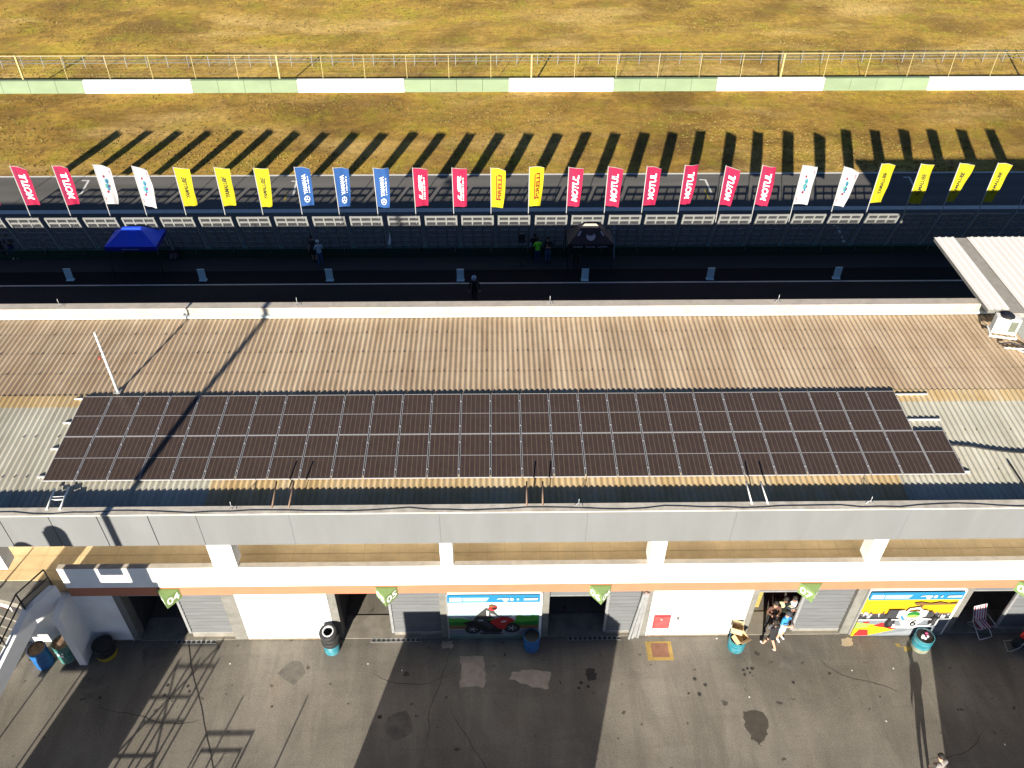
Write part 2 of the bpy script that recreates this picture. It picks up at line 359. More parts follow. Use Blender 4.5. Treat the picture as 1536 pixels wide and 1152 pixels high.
for a in ((1115, 1005), (1121, 1003), (1125, 1009), (1117, 1012), (1129, 1014), (1128, 1003), (1058, 1027), (1042, 1018), (1049, 1041), (1033, 1040), (872, 1024), (868, 1032), (882, 1030), (252, 1028), (247, 1043), (255, 1048), (258, 1052), (282, 1029), (284, 1037), (408, 1060), (150, 1047), (1320, 1045), (1190, 1024), (1244, 1010), (570, 1076)): dab(a[0], a[1], rk.uniform(.03, .08), CRK, 'oil_spot')
for a in ((1278, 1006), (1329, 1082), (1124, 1046), (345, 996), (603, 1006), (552, 996), (1340, 1003), (1507, 1117), (1075, 958)): dab(a[0], a[1], .03, LIT, 'litter_scrap', .012)
for a in ((1185, 1000, .35), (440, 1010, .45), (140, 1030, .5), (230, 985, .5), (600, 1090, .5)): dab(a[0], a[1], a[2], mat('faint_stain', (.118, .107, .092), .3, 3, .9), 'faint_stain', .0062)


# ------------------------------------------------------------------ grass tufts (stuff)
def tufts():
    b = MB(); cols = [mat('straw_blades', (.24, .165, .045), .2), mat('olive_blades', (.16, .145, .028), .2), mat('brown_blades', (.13, .08, .03), .2)]
    rnd = random.Random(3)
    def one(x, y, s, mt):
        a = rnd.uniform(0, 6.283)
        for _ in range(2):
            a += rnd.uniform(.8, 2.2); dx, dy = math.cos(a) * s * .9, math.sin(a) * s * .9; k = len(b.v)
            b.v += [(x - dx, y - dy, 0), (x + dx, y + dy, 0), (x + rnd.uniform(-.5, .5) * s, y + rnd.uniform(-.5, .5) * s, s * rnd.uniform(.5, 1.1))]; b.face([k, k + 1, k + 2], mt)
    n = 0
    while n < 42000:
        y = rnd.uniform(53.9, 98); half = 26 + (y - 50) * .95; x = rnd.uniform(-half - 3, half + 3)
        if 67.7 < y < 69.2: continue
        c = math.sin(x * .31 + 1.7 * math.sin(y * .23)) + math.sin(y * .52 + x * .11) + rnd.uniform(-1.6, 1.6)
        if c < -.2: n += 1; continue
        one(x, y, rnd.uniform(.04, .10) * (1 + max(0, (y - 69)) * .012), cols[0 if c > 1.6 else (1 if c > .6 else 2)]); n += 1
    o = b.build('grass'); o['kind'] = 'stuff'; return o
tufts()

# ------------------------------------------------------------------ barrier wall, catch fence, guard rail
bw = thing('barrier_wall', 'long low concrete barrier painted in alternating white and pale green lengths', 'barrier wall', (0, 68.1, 0))
BGR = mat('pale_green_barrier', (.185, .245, .150), .12, .7, .8, dirt=(.14, .19, .12), dirt_scale=.6, dirt_amt=.6, stretch=(.5, 1, 1)); BWH = mat('white_barrier', (.74, .73, .69), .06, 1, .8, dirt=(.6, .56, .48), dirt_scale=.7, dirt_amt=.4)
edges = [at(px, 125, Y=68.1).x for px in (123, 286, 445, 606, 763, 921, 1076, 1237, 1393)]
edges = [edges[0] - 8.8 * k for k in range(7, 0, -1)] + edges + [edges[-1] + 8.8 * k for k in range(1, 8)]
for i in range(len(edges) - 1):
    b = MB(); x0, x1 = edges[i] + .004, edges[i + 1] - .004
    nseg = 4
    for k in range(nseg):
        u0, u1 = x0 + (x1 - x0) * k / nseg + .012, x0 + (x1 - x0) * (k + 1) / nseg - .012
        b.hexa([(u0, 0, -.1), (u1, 0, -.1), (u1, .5, -.1), (u0, .5, -.1), (u0, .06, 1.0), (u1, .06, 1.0), (u1, .34, 1.02), (u0, .34, 1.02)], BGR if i % 2 == 0 else BWH)
    b.build('green_section' if i % 2 == 0 else 'white_section', bw)
FY = mat('yellow_fence_paint', (.40, .335, .15), .1, 3, .6); FG = mat('grey_fence_steel', (.20, .21, .21), .1, 3, .6); FW = mat('fence_wire', (.22, .19, .12), .1, 3, .7)
cf = thing('catch_fence', 'tall wire catch fence on pale yellow posts right behind the barrier', 'fence', (0, 68.75, 0))
thick = [at(px, 118, Y=68.75).x for px in (37, 422, 799, 1172)]
thick = [thick[0] - 21.0] + thick + [thick[-1] + 20.6]
rails = MB()
for i, x in enumerate(thick):
    b = MB(); b.bar((x - .12, 0, .9), (x - .12, 0, 2.86), .12, FY); b.build('thick_post', cf)
    if i < len(thick) - 1:
        nx = thick[i + 1]
        for k in range(1, 6):
            b = MB(); u = x + (nx - x) * k / 6; b.bar((u, 0, .9), (u, 0, 2.78), .036, FY); b.build('thin_post', cf)
x0, x1 = thick[0], thick[-1]
rails.bar((x0, 0, 2.8), (x1, 0, 2.8), .045, FY)
rails.build('top_rail', cf)
w = MB()
for z in (1.3, 1.8, 2.3): w.bar((x0, .05, z), (x1, .05, z), .008, FW)
n = int((x1 - x0) / .34)
for k in range(n):
    u = x0 + k * .34; w.bar((u, .05, 1.0), (u, .05, 2.78), .003, FW)
w.build('wire_mesh', cf)
gl, gr_ = G(0, 102), G(1536, 92.5)
gf = thing('guard_rail', 'low grey post and rail fence on the grass behind the catch fence', 'fence', (0, 0, 0))
dirv = (gr_ - gl); L = dirv.length; dirv.normalize(); pa = gl - dirv * 30; tot = L + 60; npost = int(tot / 1.78)
def gp(t, z): q = pa + dirv * t; return (q.x, q.y, z)
rr = MB()
for z in (.35, .62, .95): rr.bar(gp(0, z), gp(tot, z), .03, FG)
rr.build('rail', gf)
posts = MB(); 
for k in range(npost + 1):
    if k < 100:
        b = MB(); b.bar(gp(k * 1.78, 0), gp(k * 1.78, 1.05), .05, FG); b.build('post', gf)

# ------------------------------------------------------------------ pit wall, fence frames, flags
pw = thing('pit_wall', 'low dark green wall between the pit lane and the track', 'wall', (0, YW, 0))
b = MB(); b.box(-75, 75, 0, .30, 0, .62, GREEN); b.build('wall_body', pw)
b = MB(); b.box(-75, 75, -.03, .33, .62, .68, TEAL); b.build('coping', pw)
FRX = [-106, -49, 8, 66, 124, 182, 240, 298, 355, 412, 469, 525, 582, 638, 693, 748, 804, 859, 915, 970, 1026, 1081, 1137, 1192, 1247, 1303, 1358, 1413, 1468, 1523, 1578]
MESHM = mat('fence_mesh_wire', (.15, .15, .15), .05, 4, .6, 0)
FRMG = mat('fence_frame_grey', (.215, .22, .215), .08, 4, .5)
def frame_proto():
    t = thing('fence_frame', '', 'fence frame', (0, YW + .15, .68), 0, 'white mesh fence frames along the pit wall')
    t.rotation_euler = (math.atan(.85 / 2.48), 0, 0); W, Hh = 1.75, 2.62; b = MB()
    for u in (0, W): b = MB(); b.box(u - .05, u + .05, -.045, .045, 0, Hh, FRMG); b.build('post', t)
    b = MB()
    for z in (.04, .47, .90, 1.36, 1.82, 2.20, 2.58):
        b.box(.046, W - .046, -.035, .035, z - .042, z + .042, FRMG)
    for u in (W / 3, 2 * W / 3):
        zs = (.04, .47, .90, 1.36, 1.82, 2.20, 2.58)
        for z0, z1 in zip(zs[:-1], zs[1:]): b.box(u - .04, u + .04, -.034, .034, z0 + .043, z1 - .043, FRMG)
    b.build('grid_bars', t)
    b = MB()
    for k in range(1, 24):
        u = W * k / 24; b.box(u - .004, u + .004, .012, .02, .04, Hh - .04, MESHM)
    for k in range(1, 30):
        z = Hh * k / 30; b.box(.04, W - .04, .021, .028, z - .004, z + .004, MESHM)
    b.build('mesh_infill', t)
    return t
fr0 = frame_proto()

def flag_cloth(fn, kind):
    """fn(u, v) maps cloth coordinates (u 0..1 from the pole, v 0..1 upward) to space"""
    b = MB(); W_, H_ = .95, 2.36
    col = {'pink': (.30, .006, .045), 'white': (.36, .355, .37), 'yellow': (.38, .335, .005), 'blue': (.014, .065, .22), 'lime': (.40, .36, .004)}
    main = {'motul': 'pink', 'logo': 'white', 'lube': 'yellow', 'yama': 'blue', 'lsr': 'pink', 'pir': 'lime', 'navy': 'blue'}[kind]
    cm = mat('flag_' + main, col[main], .06, 2, .8); nu, nv = 10, 18; k = len(b.v)
    for j in range(nv + 1):
        for i in range(nu + 1): b.v.append(tuple(fn(i / nu, j / nv, 0)))
    for j in range(nv):
        for i in range(nu): b.face([k + j * (nu + 1) + i, k + j * (nu + 1) + i + 1, k + (j + 1) * (nu + 1) + i + 1, k + (j + 1) * (nu + 1) + i], cm, True)
    l = MB()
    def word(s, c, u0, u1, v0, v1, bold=0., shear=0., space=1.):   # runs upward, letter tops face the pole
        vs, fs, w_ = text2d(s, bold, shear, space); k0 = len(l.v)
        for a, h in vs: l.v.append(tuple(fn(u1 + (u0 - u1) * h, v0 + (v1 - v0) * a / w_, .014)))
        for f in fs: l.face([k0 + q for q in f], c)
    def strip(c, u0, u1, v0, v1):
        q = 4; k0 = len(l.v)
        for j in range(q + 1):
            l.v.append(tuple(fn(u0, v0 + (v1 - v0) * j / q, .011))); l.v.append(tuple(fn(u1, v0 + (v1 - v0) * j / q, .011)))
        for j in range(q): l.face([k0 + 2 * j, k0 + 2 * j + 1, k0 + 2 * j + 3, k0 + 2 * j + 2], c)
    def blob(c, u, v, ru, rv, d=.014, n=12): l.poly([fn(u + ru * math.cos(6.283 * j / n), v + rv * math.sin(6.283 * j / n), d) for j in range(n)], c)
    def dashes(c, u0, u1, v0, v1, n):
        for q in range(n):
            a = v0 + (v1 - v0) * q / n; e = (v1 - v0) / n * (.62 + .2 * ((q * 7) % 3 - 1)); k0 = len(l.v)
            l.v += [tuple(fn(u0 + (u1 - u0) * .2 * ((q * 5) % 2), a, .014)), tuple(fn(u1, a, .014)), tuple(fn(u1, a + e, .014)), tuple(fn(u0, a + e, .014))]; l.face([k0, k0 + 1, k0 + 2, k0 + 3], c)
    if kind == 'motul':
        strip(mat('flag_magenta', (.20, .008, .05), .05), .06, .22, .03, .97); word('MOTUL', WLET, .27, .74, .14, .84, .03, .12, .94)
    elif kind == 'lube': word('YAMALUBE', BLK, .31, .62, .22, .78, .02, .15, .95)
    elif kind == 'yama':
        word('YAMAHA', WLET, .34, .62, .30, .82, .03, .0, .95); blob(WLET, .52, .17, .21, .085)
        bl = mat('flag_blue', (.012, .055, .19)); blob(bl, .52, .17, .16, .065, .018)
        for a in (0, 2.094, 4.189):
            c, s = math.cos(a + 1.571), math.sin(a + 1.571)
            l.poly([fn(.52 + .02 * -s, .17 + .008 * c, .021), fn(.52 + .17 * c - .012 * s, .17 + .068 * s + .005 * c, .021), fn(.52 + .17 * c + .012 * s, .17 + .068 * s - .005 * c, .021), fn(.52 + .02 * s, .17 - .008 * c, .021)], WLET)
        dashes(WLET, .71, .78, .34, .80, 8)
    elif kind == 'lsr':
        word('LSR', WLET, .30, .58, .16, .84, .04, .2, .9); dashes(WLET, .65, .76, .18, .80, 11)
    elif kind == 'pir':
        rd = mat('flag_text_red', (.19, .012, .006), .05)
        word('PIRELLI', rd, .46, .74, .18, .84, .035, 0, 1.0); strip(rd, .34, .41, .18, .82); strip(rd, .40, .47, .18, .225)
    elif kind == 'logo':
        mg = mat('logo_magenta', (.17, .012, .05)); tl = mat('logo_teal', (.04, .20, .24)); nb = mat('logo_navy', (.02, .06, .18))
        blob(mg, .40, .72, .07, .035); blob(tl, .50, .60, .13, .065); blob(nb, .52, .585, .05, .05, .017); blob(tl, .48, .46, .17, .075); blob(nb, .52, .45, .055, .035, .017)
        blob(mg, .60, .47, .06, .025, .019); blob(nb, .50, .37, .08, .022, .017); blob(mg, .40, .315, .09, .035); blob(mat('logo_green', (.15, .26, .17)), .34, .47, .05, .05)
        dashes(mg, .82, .90, .80, .92, 3); dashes(mg, .07, .14, .06, .18, 3)
    return b, l, cm
def flag_fn(seed, fold=0):
    rnd = random.Random(seed); ph = rnd.uniform(0, 6.28); amp = rnd.uniform(.05, .17); sw = rnd.uniform(-.18, .20); dr = rnd.uniform(.02, .22); tl = rnd.uniform(-.09, .10); cu_ = rnd.uniform(0, .16)
    def fn(u, v, d):
        W_, H_ = .80, 2.40
        x = .03 + u * W_ * (1 - .10 * u * (1 - v)) + tl * u * (1 - v) - cu_ * u * (1 - v) ** 3
        y = sw * u + amp * u * math.sin(ph + 3.2 * v + 1.3 * u) + .035 * u * math.sin(ph * 3 + 9 * v + 2.5 * u) + .03 * math.sin(ph * 2 + 6.283 * 1.6 * u + 4 * v) * u
        z = v * H_ - dr * u * (v * .6 + .4) + .05 * u * math.sin(ph + 5 * u)
        return Vector((x, y - d, z + 2.92))
    return fn
FLAGS = [(17, 247, 'motul'), (80, 247, 'motul'), (141, 245, 'logo'), (199, 247, 'logo'), (261, 249, 'lube'), (322, 249, 'lube'), (381, 250, 'lube'), (442, 249, 'yama'), (500, 250, 'yama'), (560, 250, 'yama'),
         (619, 250, 'lsr'), (678, 250, 'lsr'), (736, 250, 'pir'), (794, 249, 'pir'), (853, 249, 'motul'), (912, 248, 'motul'), (970, 248, 'motul'), (1027, 246, 'motul'), (1088, 247, 'motul'), (1143, 246, 'motul'),
         (1203, 246, 'logo'), (1265, 248, 'logo'), (1321, 244, 'lube'), (1380, 244, 'lube'), (1438, 243, 'lube'), (1495, 243, 'lube'), (1556, 242, 'navy'), (1615, 242, 'navy')]
FLAGS = [(-45, 247, 'motul'), (-107, 247, 'motul'), (-168, 247, 'motul')] + FLAGS
FLAB = {0: 'pink flag with white lettering, just outside the left group', 4: 'pink flag with white lettering, leftmost of the whole flag line', 5: 'pink flag with white lettering, second from the left end, before the white flags',
        6: 'white flag with small colourful emblem, beside the pink pair on the left', 7: 'white flag with small colourful emblem, beside the first yellow flag on the left',
        8: 'yellow flag with thin black lettering, next to the left white flags', 9: 'yellow flag with thin black lettering, middle one of the left three', 10: 'yellow flag with thin black lettering, just left of the blue flags',
        11: 'blue flag with white lettering and round emblem, leftmost of three', 12: 'blue flag with white lettering and round emblem, middle of three', 13: 'blue flag with white lettering and round emblem, rightmost of three, before a pink one',
        14: 'pink flag with two rows of white lettering, next to the blue flags', 15: 'pink flag with two rows of white lettering, next to the red lettered yellow flag',
        16: 'yellow flag with red lettering, left one of the pair in the middle', 17: 'yellow flag with red lettering, right one of the pair in the middle',
        26: None}
for k in range(6): FLAB[18 + k] = 'pink flag with large white lettering, ' + ORD[k] + ' from left of six'
FLAB[24] = 'white flag with small colourful emblem, beside the last big lettered pink flag'; FLAB[25] = 'white flag with small colourful emblem, beside the right yellow flags'
for k in range(4): FLAB[26 + k] = 'yellow flag with black lettering, ' + ORD[k] + ' from left of the right four'
FLAB[30] = 'dark blue flag cut by the right edge, after the last yellow flag'
FLAB[31] = 'dark blue flag beyond the right edge'; FLAB[1] = 'pink flag beyond the left edge, nearest but one'; FLAB[2] = 'pink flag beyond the left edge, third out'; FLAB[3] = 'pink flag beyond the left edge, farthest out'
FLAB = {(k - 1 if k > 3 else k): v for k, v in FLAB.items() if k != 3}
POLE = mat('white_flag_pole', (.36, .36, .36), .04, 4, .4)
flagx = []
for i, (px, py, kind) in enumerate(FLAGS):
    p = at(px, py, Y=YW + .12); base_x = p.x
    flagx.append(base_x)
    t = thing('banner_flag', FLAB[i], 'flag', (base_x, YW - .06, .40), 0, 'flags on poles along the pit wall')
    b = MB(); b.tube([(0, 0, 0), (0, 0, 2.9), (0, 0, p.z - .40 + .05)], [.028, .026, .022], POLE, 6); b.build('pole', t)
    fn = flag_fn(100 + i); sc = (p.z - .40) / 5.32
    g = lambda u, v, d, fn=fn, dz=p.z - .4 - 5.32: fn(u, v, d) + Vector((0, 0, dz))
    cl, le, cm = flag_cloth(g, kind)
    c = cl.build('cloth', t)
    if le.f: le.build('lettering', c)
    b = MB(); b.tube([g(0, 1, 0) + Vector((-.02, 0, .01)), g(.5, 1, 0) + Vector((0, 0, .01)), g(1, 1, 0) + Vector((0, 0, .01))], .012, POLE, 5); b.build('top_arm', t)
allf = []
for i, px in enumerate(FRX):
    x = at(px, 325, Y=YW - .72).x
    near = min(range(len(FLAGS)), key=lambda k: abs(flagx[k] - (x + .9))); nm = {'motul': 'pink', 'lsr': 'pink', 'logo': 'white', 'lube': 'yellow', 'pir': 'yellow', 'yama': 'blue', 'navy': 'dark blue'}
    lab = 'white mesh fence frame on the green wall, ' + ('%s from the left end' % (ORD[i - 2] if 2 <= i < 17 else '') if 2 <= i < 17 else ('%s from the right end' % ORD[max(0, 29 - i)] if i < 30 and i > 1 else 'beyond the edge ' + str('left' if i < 2 else 'right') + (' far' if i == 0 else '')))
    if i == 0: fr0.location.x = x; fr0['label'] = lab
    else: clone(fr0, (x, YW + .15, .68), None, lab)

# ------------------------------------------------------------------ pit building
pb = thing('pit_building', 'long white two storey pit building with orange band, grey fascia and corrugated roof', 'building', (0, 0, 0))
XL, XR = -40.0, 42.0           # extent of upper storey and roof
XB = at(82, 850, Y=YF).x       # balcony parapet starts at the stairs
bx = lambda px: at(px, 955, Y=YF).x
# ground floor: bays and walls by their edges along the foot of the facade
SOL = [('w', 140, 198), ('w', 372, 503), ('w', 968, 1109)]
def wall(px0, px1, mt=WHITE, y0=YF + .02, y1=YF + .30, z1=2.82, name='ground_floor_wall'):
    b = MB(); b.box(bx(px0), bx(px1), y0, y1, 0, z1, mt); return b.build(name, pb)
for a, c in ((131, 198), (372, 503), (968, 1109)):
    b = MB(); b.box(bx(a) + .01, bx(c) - .01, YF + .012, YF + .019, .004, .085, mat('wall_foot_grime', (.22, .165, .115), .35, 5, .9)); b.build('wall_foot', pb)
wall(131, 198); wall(372, 503); wall(968, 1109); wall(675, 808, WHITE); wall(1272, 1406, WHITE)
for a, c in ((198, 208), (352, 371.6), (503.4, 515), (663, 674.6), (808.4, 821), (953, 967.6), (1109.4, 1118), (1257, 1271.6), (1406.4, 1420)):
    b = MB(); b.box(bx(a), bx(c), YF + .035, YF + .45, 0, 2.82, CONC); b.build('concrete_pillar', pb)
b = MB(); b.box(bx(1660), XR, YF + .02, YF + .3, 0, 2.82, WHITE); b.build('ground_floor_wall', pb)
b = MB(); b.box(XL, bx(131) - .002, YF + .02, YF + .3, 0, 2.82, WHITE); b.build('ground_floor_wall', pb)
# interior: party walls, back wall
b = MB()
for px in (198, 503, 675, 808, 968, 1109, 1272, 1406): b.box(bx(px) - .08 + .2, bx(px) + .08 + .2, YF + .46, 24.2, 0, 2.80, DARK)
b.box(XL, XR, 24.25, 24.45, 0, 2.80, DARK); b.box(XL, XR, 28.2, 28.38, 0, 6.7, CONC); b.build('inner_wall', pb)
# slab / balcony
b = MB(); b.box(XB, XR, YF + .012, YF + .19, 2.82, 3.305, ORANGE); b.build('orange_band', pb)
b = MB(); b.box(XB, XR, YF, YF + .18, 3.305, 4.37, WHITE); b.box(XB, XR, YF - .006, YF + .19, 4.37, 4.375, mat('parapet_top_render', (.50, .44, .36), .15, 3, .85)); b.build('balcony_parapet', pb)
b = MB(); b.box(XL, XR, YF + .2, 28.15, 2.83, 3.50, TILE)
x = XL
while x < XR: b.box(x, x + .012, YF + .21, 19.7, 3.5, 3.503, TILEL); x += .62
for y in (18.0, 18.62, 19.24): b.box(XL, XR, y, y + .012, 3.503, 3.506, TILEL)
b.build('balcony_floor', pb)
b = MB(); b.box(XL, XR, 19.8, 20.0, 3.506, 6.5, WHITE); b.build('upper_wall', pb)
for px, w_ in ((-34, 34), (325, 37), (668, 18), (990, 24), (1322, 20), (1665, 20)):
    p = at(px, 812, Y=YF); hw = {-34: .42, 325: .40, 668: .21, 990: .26, 1322: .24, 1665: .24}[px]
    b = MB(); b.box(p.x - hw, p.x + hw, YF + .004, YF + .50, 4.376, 5.56, WHITE); b.build('column', pb)
# fascia
b = MB(); seams = [at(px, 790, Y=YF).x for px in (4, 79, 151, 227, 299)] ; seams = [XL] + [seams[0] - 1.7] + seams + [at(437, 790, Y=YF).x, at(660, 790, Y=YF).x, at(880, 790, Y=YF).x, at(1100, 790, Y=YF).x, at(1355, 790, Y=YF).x, XR]
for a, c in zip(seams[:-1], seams[1:]):
    g_ = .014 if a < -10 else .003
    b.box(a + g_, c - g_, YF + .005 + random.uniform(0, .006), YF + .06, 5.56, 7.06, FASC)
b.box(XL, XR, YF + .061, YF + .30, 5.56, 7.05, mat('fascia_core', (.06, .06, .06), .1)); b.build('fascia', pb)
b = MB(); b.box(XL, XR, YF - .012, YF + .32, 7.061, 7.115, CAPF); b.build('fascia_cap', pb)
# roof
RN = (6.705 - .05 * 17.7, .05)      # near slope plane z = a + b*Y
YR = 23.14; ZR = RN[0] + RN[1] * YR
RFS = -.030
def corr(b, x0, x1, y0, z0, y1, z1, mt, pitch=.2, amp=.025, ns=8):
    n = int((x1 - x0) / pitch * ns); k = len(b.v)
    for i in range(n + 1):
        x = x0 + i * pitch / ns; ph = (i % ns) / ns * 2 * math.pi; dz = amp * (math.sin(ph) + .18 * math.sin(2 * ph))
        b.v += [(x, y0, z0 + dz), (x, y1, z1 + dz)]
    for i in range(n): b.face([k + 2 * i, k + 2 * i + 2, k + 2 * i + 3, k + 2 * i + 1], mt, True)
def course(b, x0, x1, ys, plane, mt, lift=.007):
    for i, (y0, y1) in enumerate(zip(ys[:-1], ys[1:])):
        f = lambda y: plane(y)
        if plane(ys[-1]) > plane(ys[0]): corr(b, x0, x1, y0 - .08, f(y0 - .08) + lift, y1 + .06, f(y1 + .06), mt)
        else: corr(b, x0, x1, y0 - .06, f(y0 - .06), y1 + .08, f(y1 + .08) + lift, mt)
XP0 = at(63, 722.7, plane=(RN[0] + .1, RN[1])).x; XP1 = at(1449, 710.7, plane=(RN[0] + .1, RN[1])).x
near = lambda y: RN[0] + RN[1] * y
far = lambda y: ZR + RFS * (y - YR)
XRR = at(1540, 600, plane=RN).x + 8
snap = lambda x: round(x / .2) * .2
b = MB(); course(b, XL, snap(XP0 + 5.6), [17.66, 19.3, 21.1, 22.55], near, ROOF_N); course(b, snap(XP0 + 5.6), snap(XP1 - 2.2), [17.66, 19.3, 21.1, 22.55], near, ROOF_Y); course(b, snap(XP1 - 2.2), XRR, [17.66, 19.3, 21.1, 22.55], near, ROOF_N)
course(b, XL, XRR, [22.63, 23.1], lambda y: near(y) + .016, ROOF_Y); bn = b
b = MB(); course(b, XL, XRR, [23.1, 24.35, 25.6, 26.85, 28.05], far, ROOF_F)
# sheet hooks: dark bolts along the laps
x = XL
rb = random.Random(5)
while x < XRR:
    for y in (24.4, 25.65, 26.9):
        if rb.random() < .35: b.box(x + .035, x + .065, y - .02, y + .02, far(y) + .02, far(y) + .05, mat('roof_bolt', (.10, .085, .07), .2))
    for y in (19.3, 21.1):
        if rb.random() < .5: bn.box(x + .03, x + .06, y - .02, y + .02, near(y) + .03, near(y) + .06, mat('roof_bolt', (.10, .085, .07), .2))
    x += .4
b.build('far_roof_slope', pb); bn.build('near_roof_slope', pb)
XPR = at(1474, 465, plane=(7.35, 0)).x
b = MB(); b.box(XL, XPR + 1.4, 28.1, 28.42, 6.4, 7.27, CAP); b.box(XL, XPR + 1.4, 28.06, 28.46, 7.273, 7.31, mat('rear_coping', (.44, .39, .34), .2, 2, .85, dirt=(.3, .25, .2), dirt_scale=2, dirt_amt=.6)); b.build('rear_parapet', pb)
b = MB(); b.box(XL, XPR + 1.4, 27.93, 28.09, 6.89, 6.98, mat('pale_gutter', (.55, .62, .62), .1, 2, .6)); b.build('gutter', pb)
# bays: raised and lowered roller shutters
def shutter(px0, px1, z0, z1, y=YF + .16, name='roller_shutter'):
    b = MB(); z = z0; b.box(bx(px0), bx(px1), y + .052, y + .06, z0, z1, mat('shutter_groove', (.045, .046, .05), .1))
    while z < z1 - .02:
        h = min(.21, z1 - z)
        b.hexa([(bx(px0), y, z), (bx(px1), y, z), (bx(px1), y + .05, z), (bx(px0), y + .05, z), (bx(px0), y + .034, z + h - .06), (bx(px1), y + .034, z + h - .06), (bx(px1), y + .05, z + h - .06), (bx(px0), y + .05, z + h - .06)], SHUT); z += h
    o = b.build(name, pb)
    e = MB(); e.box(bx(px0), bx(px1), y - .012, y + .050, z0 - .06, z0 - .002, STEEL); e.build('bottom_rail', o)
    e = MB(); e.box(bx(px0) - .10, bx(px0) - .004, y - .03, y + .05, z0 - .06, z1 - .005, STEEL); e.build('guide_rail', o); return o
shutter(287, 352, .34, 2.815); shutter(592, 662.5, .24, 2.815); shutter(908, 952, .20, 2.815); shutter(1188, 1256.5, .20, 2.815); shutter(1492, 1562, .20, 2.815)
shutter(822, 907, 2.42, 2.815); shutter(1119, 1187, 2.55, 2.815); shutter(1421, 1490, 2.50, 2.815); shutter(209, 282, 2.66, 2.815)
for px0, px1, hgt in ((287, 352, .28), (592, 662.5, .18), (908, 952, .14), (1188, 1256.5, .14), (1492, 1562, .14)):
    b = MB(); b.box(bx(px0), bx(px1), YF + .15, YF + .40, 0, hgt, CONCD); b.build('door_sill', pb)
for px0, px1 in ((208, 352), (515, 663), (821, 953), (1118, 1257), (1420, 1562)):
    b = MB(); b.box(bx(px0), bx(px1), YF + .02, YF + 1.0, .004, .03, mat('bay_floor_concrete', (.24, .215, .175), .2, 2, .85, dirt=(.13, .115, .095), dirt_scale=1.5, dirt_amt=.7)); b.build('threshold', pb)
GRT = mat('drain_grate', (.05, .05, .05), .2)
for px0, px1 in ((262, 323), (556, 633), (851, 930)):
    b = MB(); x0, x1 = bx(px0), bx(px1); b.box(x0, x1, YF - .14, YF - .13, .008, .03, STEEL); b.box(x0, x1, YF + .0, YF + .012, .008, .03, STEEL)
    n = int((x1 - x0) / .09)
    for k in range(n): b.box(x0 + k * .09, x0 + k * .09 + .045, YF - .13, YF, .008, .024, GRT if k % 2 else STEEL)
    b.build('drain_grate', pb)

# green number signs
def sign(px, right, left, label):
    t = thing('number_sign', label, 'sign', (at(px, 880, Y=YF).x, YF, 2.70), 0, 'green garage number signs on the orange band')
    w_, d_, h_ = .38, .45, .52; b = MB(); b.prism([(-w_, -.004), (0, -d_), (w_, -.004)], 0, h_, mat('sign_edge_pale', (.26, .33, .19), .03), SIGNG); b.build('panel', t)
    l = MB(); L_ = math.hypot(w_, d_)
    for sx, s in ((1, right), (-1, left)):
        a = Vector((0, -d_, 0)) if sx > 0 else Vector((-w_, 0, 0)); c = Vector((w_, 0, 0)) if sx > 0 else Vector((0, -d_, 0)); dd = (c - a).normalized(); nrm = Vector((dd.y, -dd.x, 0))
        if nrm.y > 0: nrm = -nrm
        l.poly([a + nrm * .003 + dd * .01 + Vector((0, 0, .01)), c + nrm * .003 - dd * .01 + Vector((0, 0, .01)), c + nrm * .003 - dd * .01 + Vector((0, 0, h_ - .01)), a + nrm * .003 + dd * .01 + Vector((0, 0, h_ - .01))], SIGNG)
        put_text(l, s, lambda p, q, a=a, dd=dd, nrm=nrm: a + dd * (.06 + p) + nrm * .007 + Vector((0, 0, .10 + q)), WLET, length=L_ - .12, height=.33, bold=.02)
    l.build('number', t); return t
sign(250, '04', '04', 'green wedge sign reading 04 above the leftmost garage'); sign(579, '05', '05', 'green wedge sign reading 05 above the half open garage')
sign(901, '06', '06', 'green wedge sign reading 06 right of the motorcycle mural'); sign(1215, '07', '07', 'green wedge sign reading 07 above the garage with people'); sign(1539, '08', '08', 'green wedge sign reading 08 cut by the right edge')

# ------------------------------------------------------------------ murals
def mural(px0, px1, label, draw):
    x0, x1 = bx(px0), bx(px1); z0, z1 = .06, 2.80
    t = thing('mural_board', label, 'mural', (x0, YF - .012, 0)); W_, H_ = x1 - x0, z1 - z0
    b = MB(); layer = [0]
    def P(pts, mt):
        layer[0] += 1; y = -.022 - layer[0] * .0012
        b.poly([(u * W_, y, z0 + v * H_) for u, v in pts], mt)
    b.box(0, W_, -.02, .03, z0, z1, WHITE); draw(P, W_ / H_); b.build('picture', t)
    f = MB(); f.box(W_ + .002, W_ + .09, -.05, .03, z0, z1, WMET); f.build('frame', t); f = MB(); f.box(-.05, -.002, -.04, .03, z0, z1, STEEL); f.build('frame', t); return t
pc = lambda n, c, v=.04: mat('mural_' + n, tuple(x * .62 for x in c), v, 3, .6)
HB = pc('blue', (.02, .25, .50)); HC2 = pc('header_white', (.72, .80, .82)); SKY = pc('sky', (.70, .80, .80)); SKY2 = pc('pale_sky', (.55, .75, .80)); GR1 = pc('bright_green', (.10, .50, .06)); GR2 = pc('dark_green', (.02, .22, .03)); BRN = pc('brown', (.25, .13, .05)); ROADG = pc('road', (.24, .27, .31), .15)
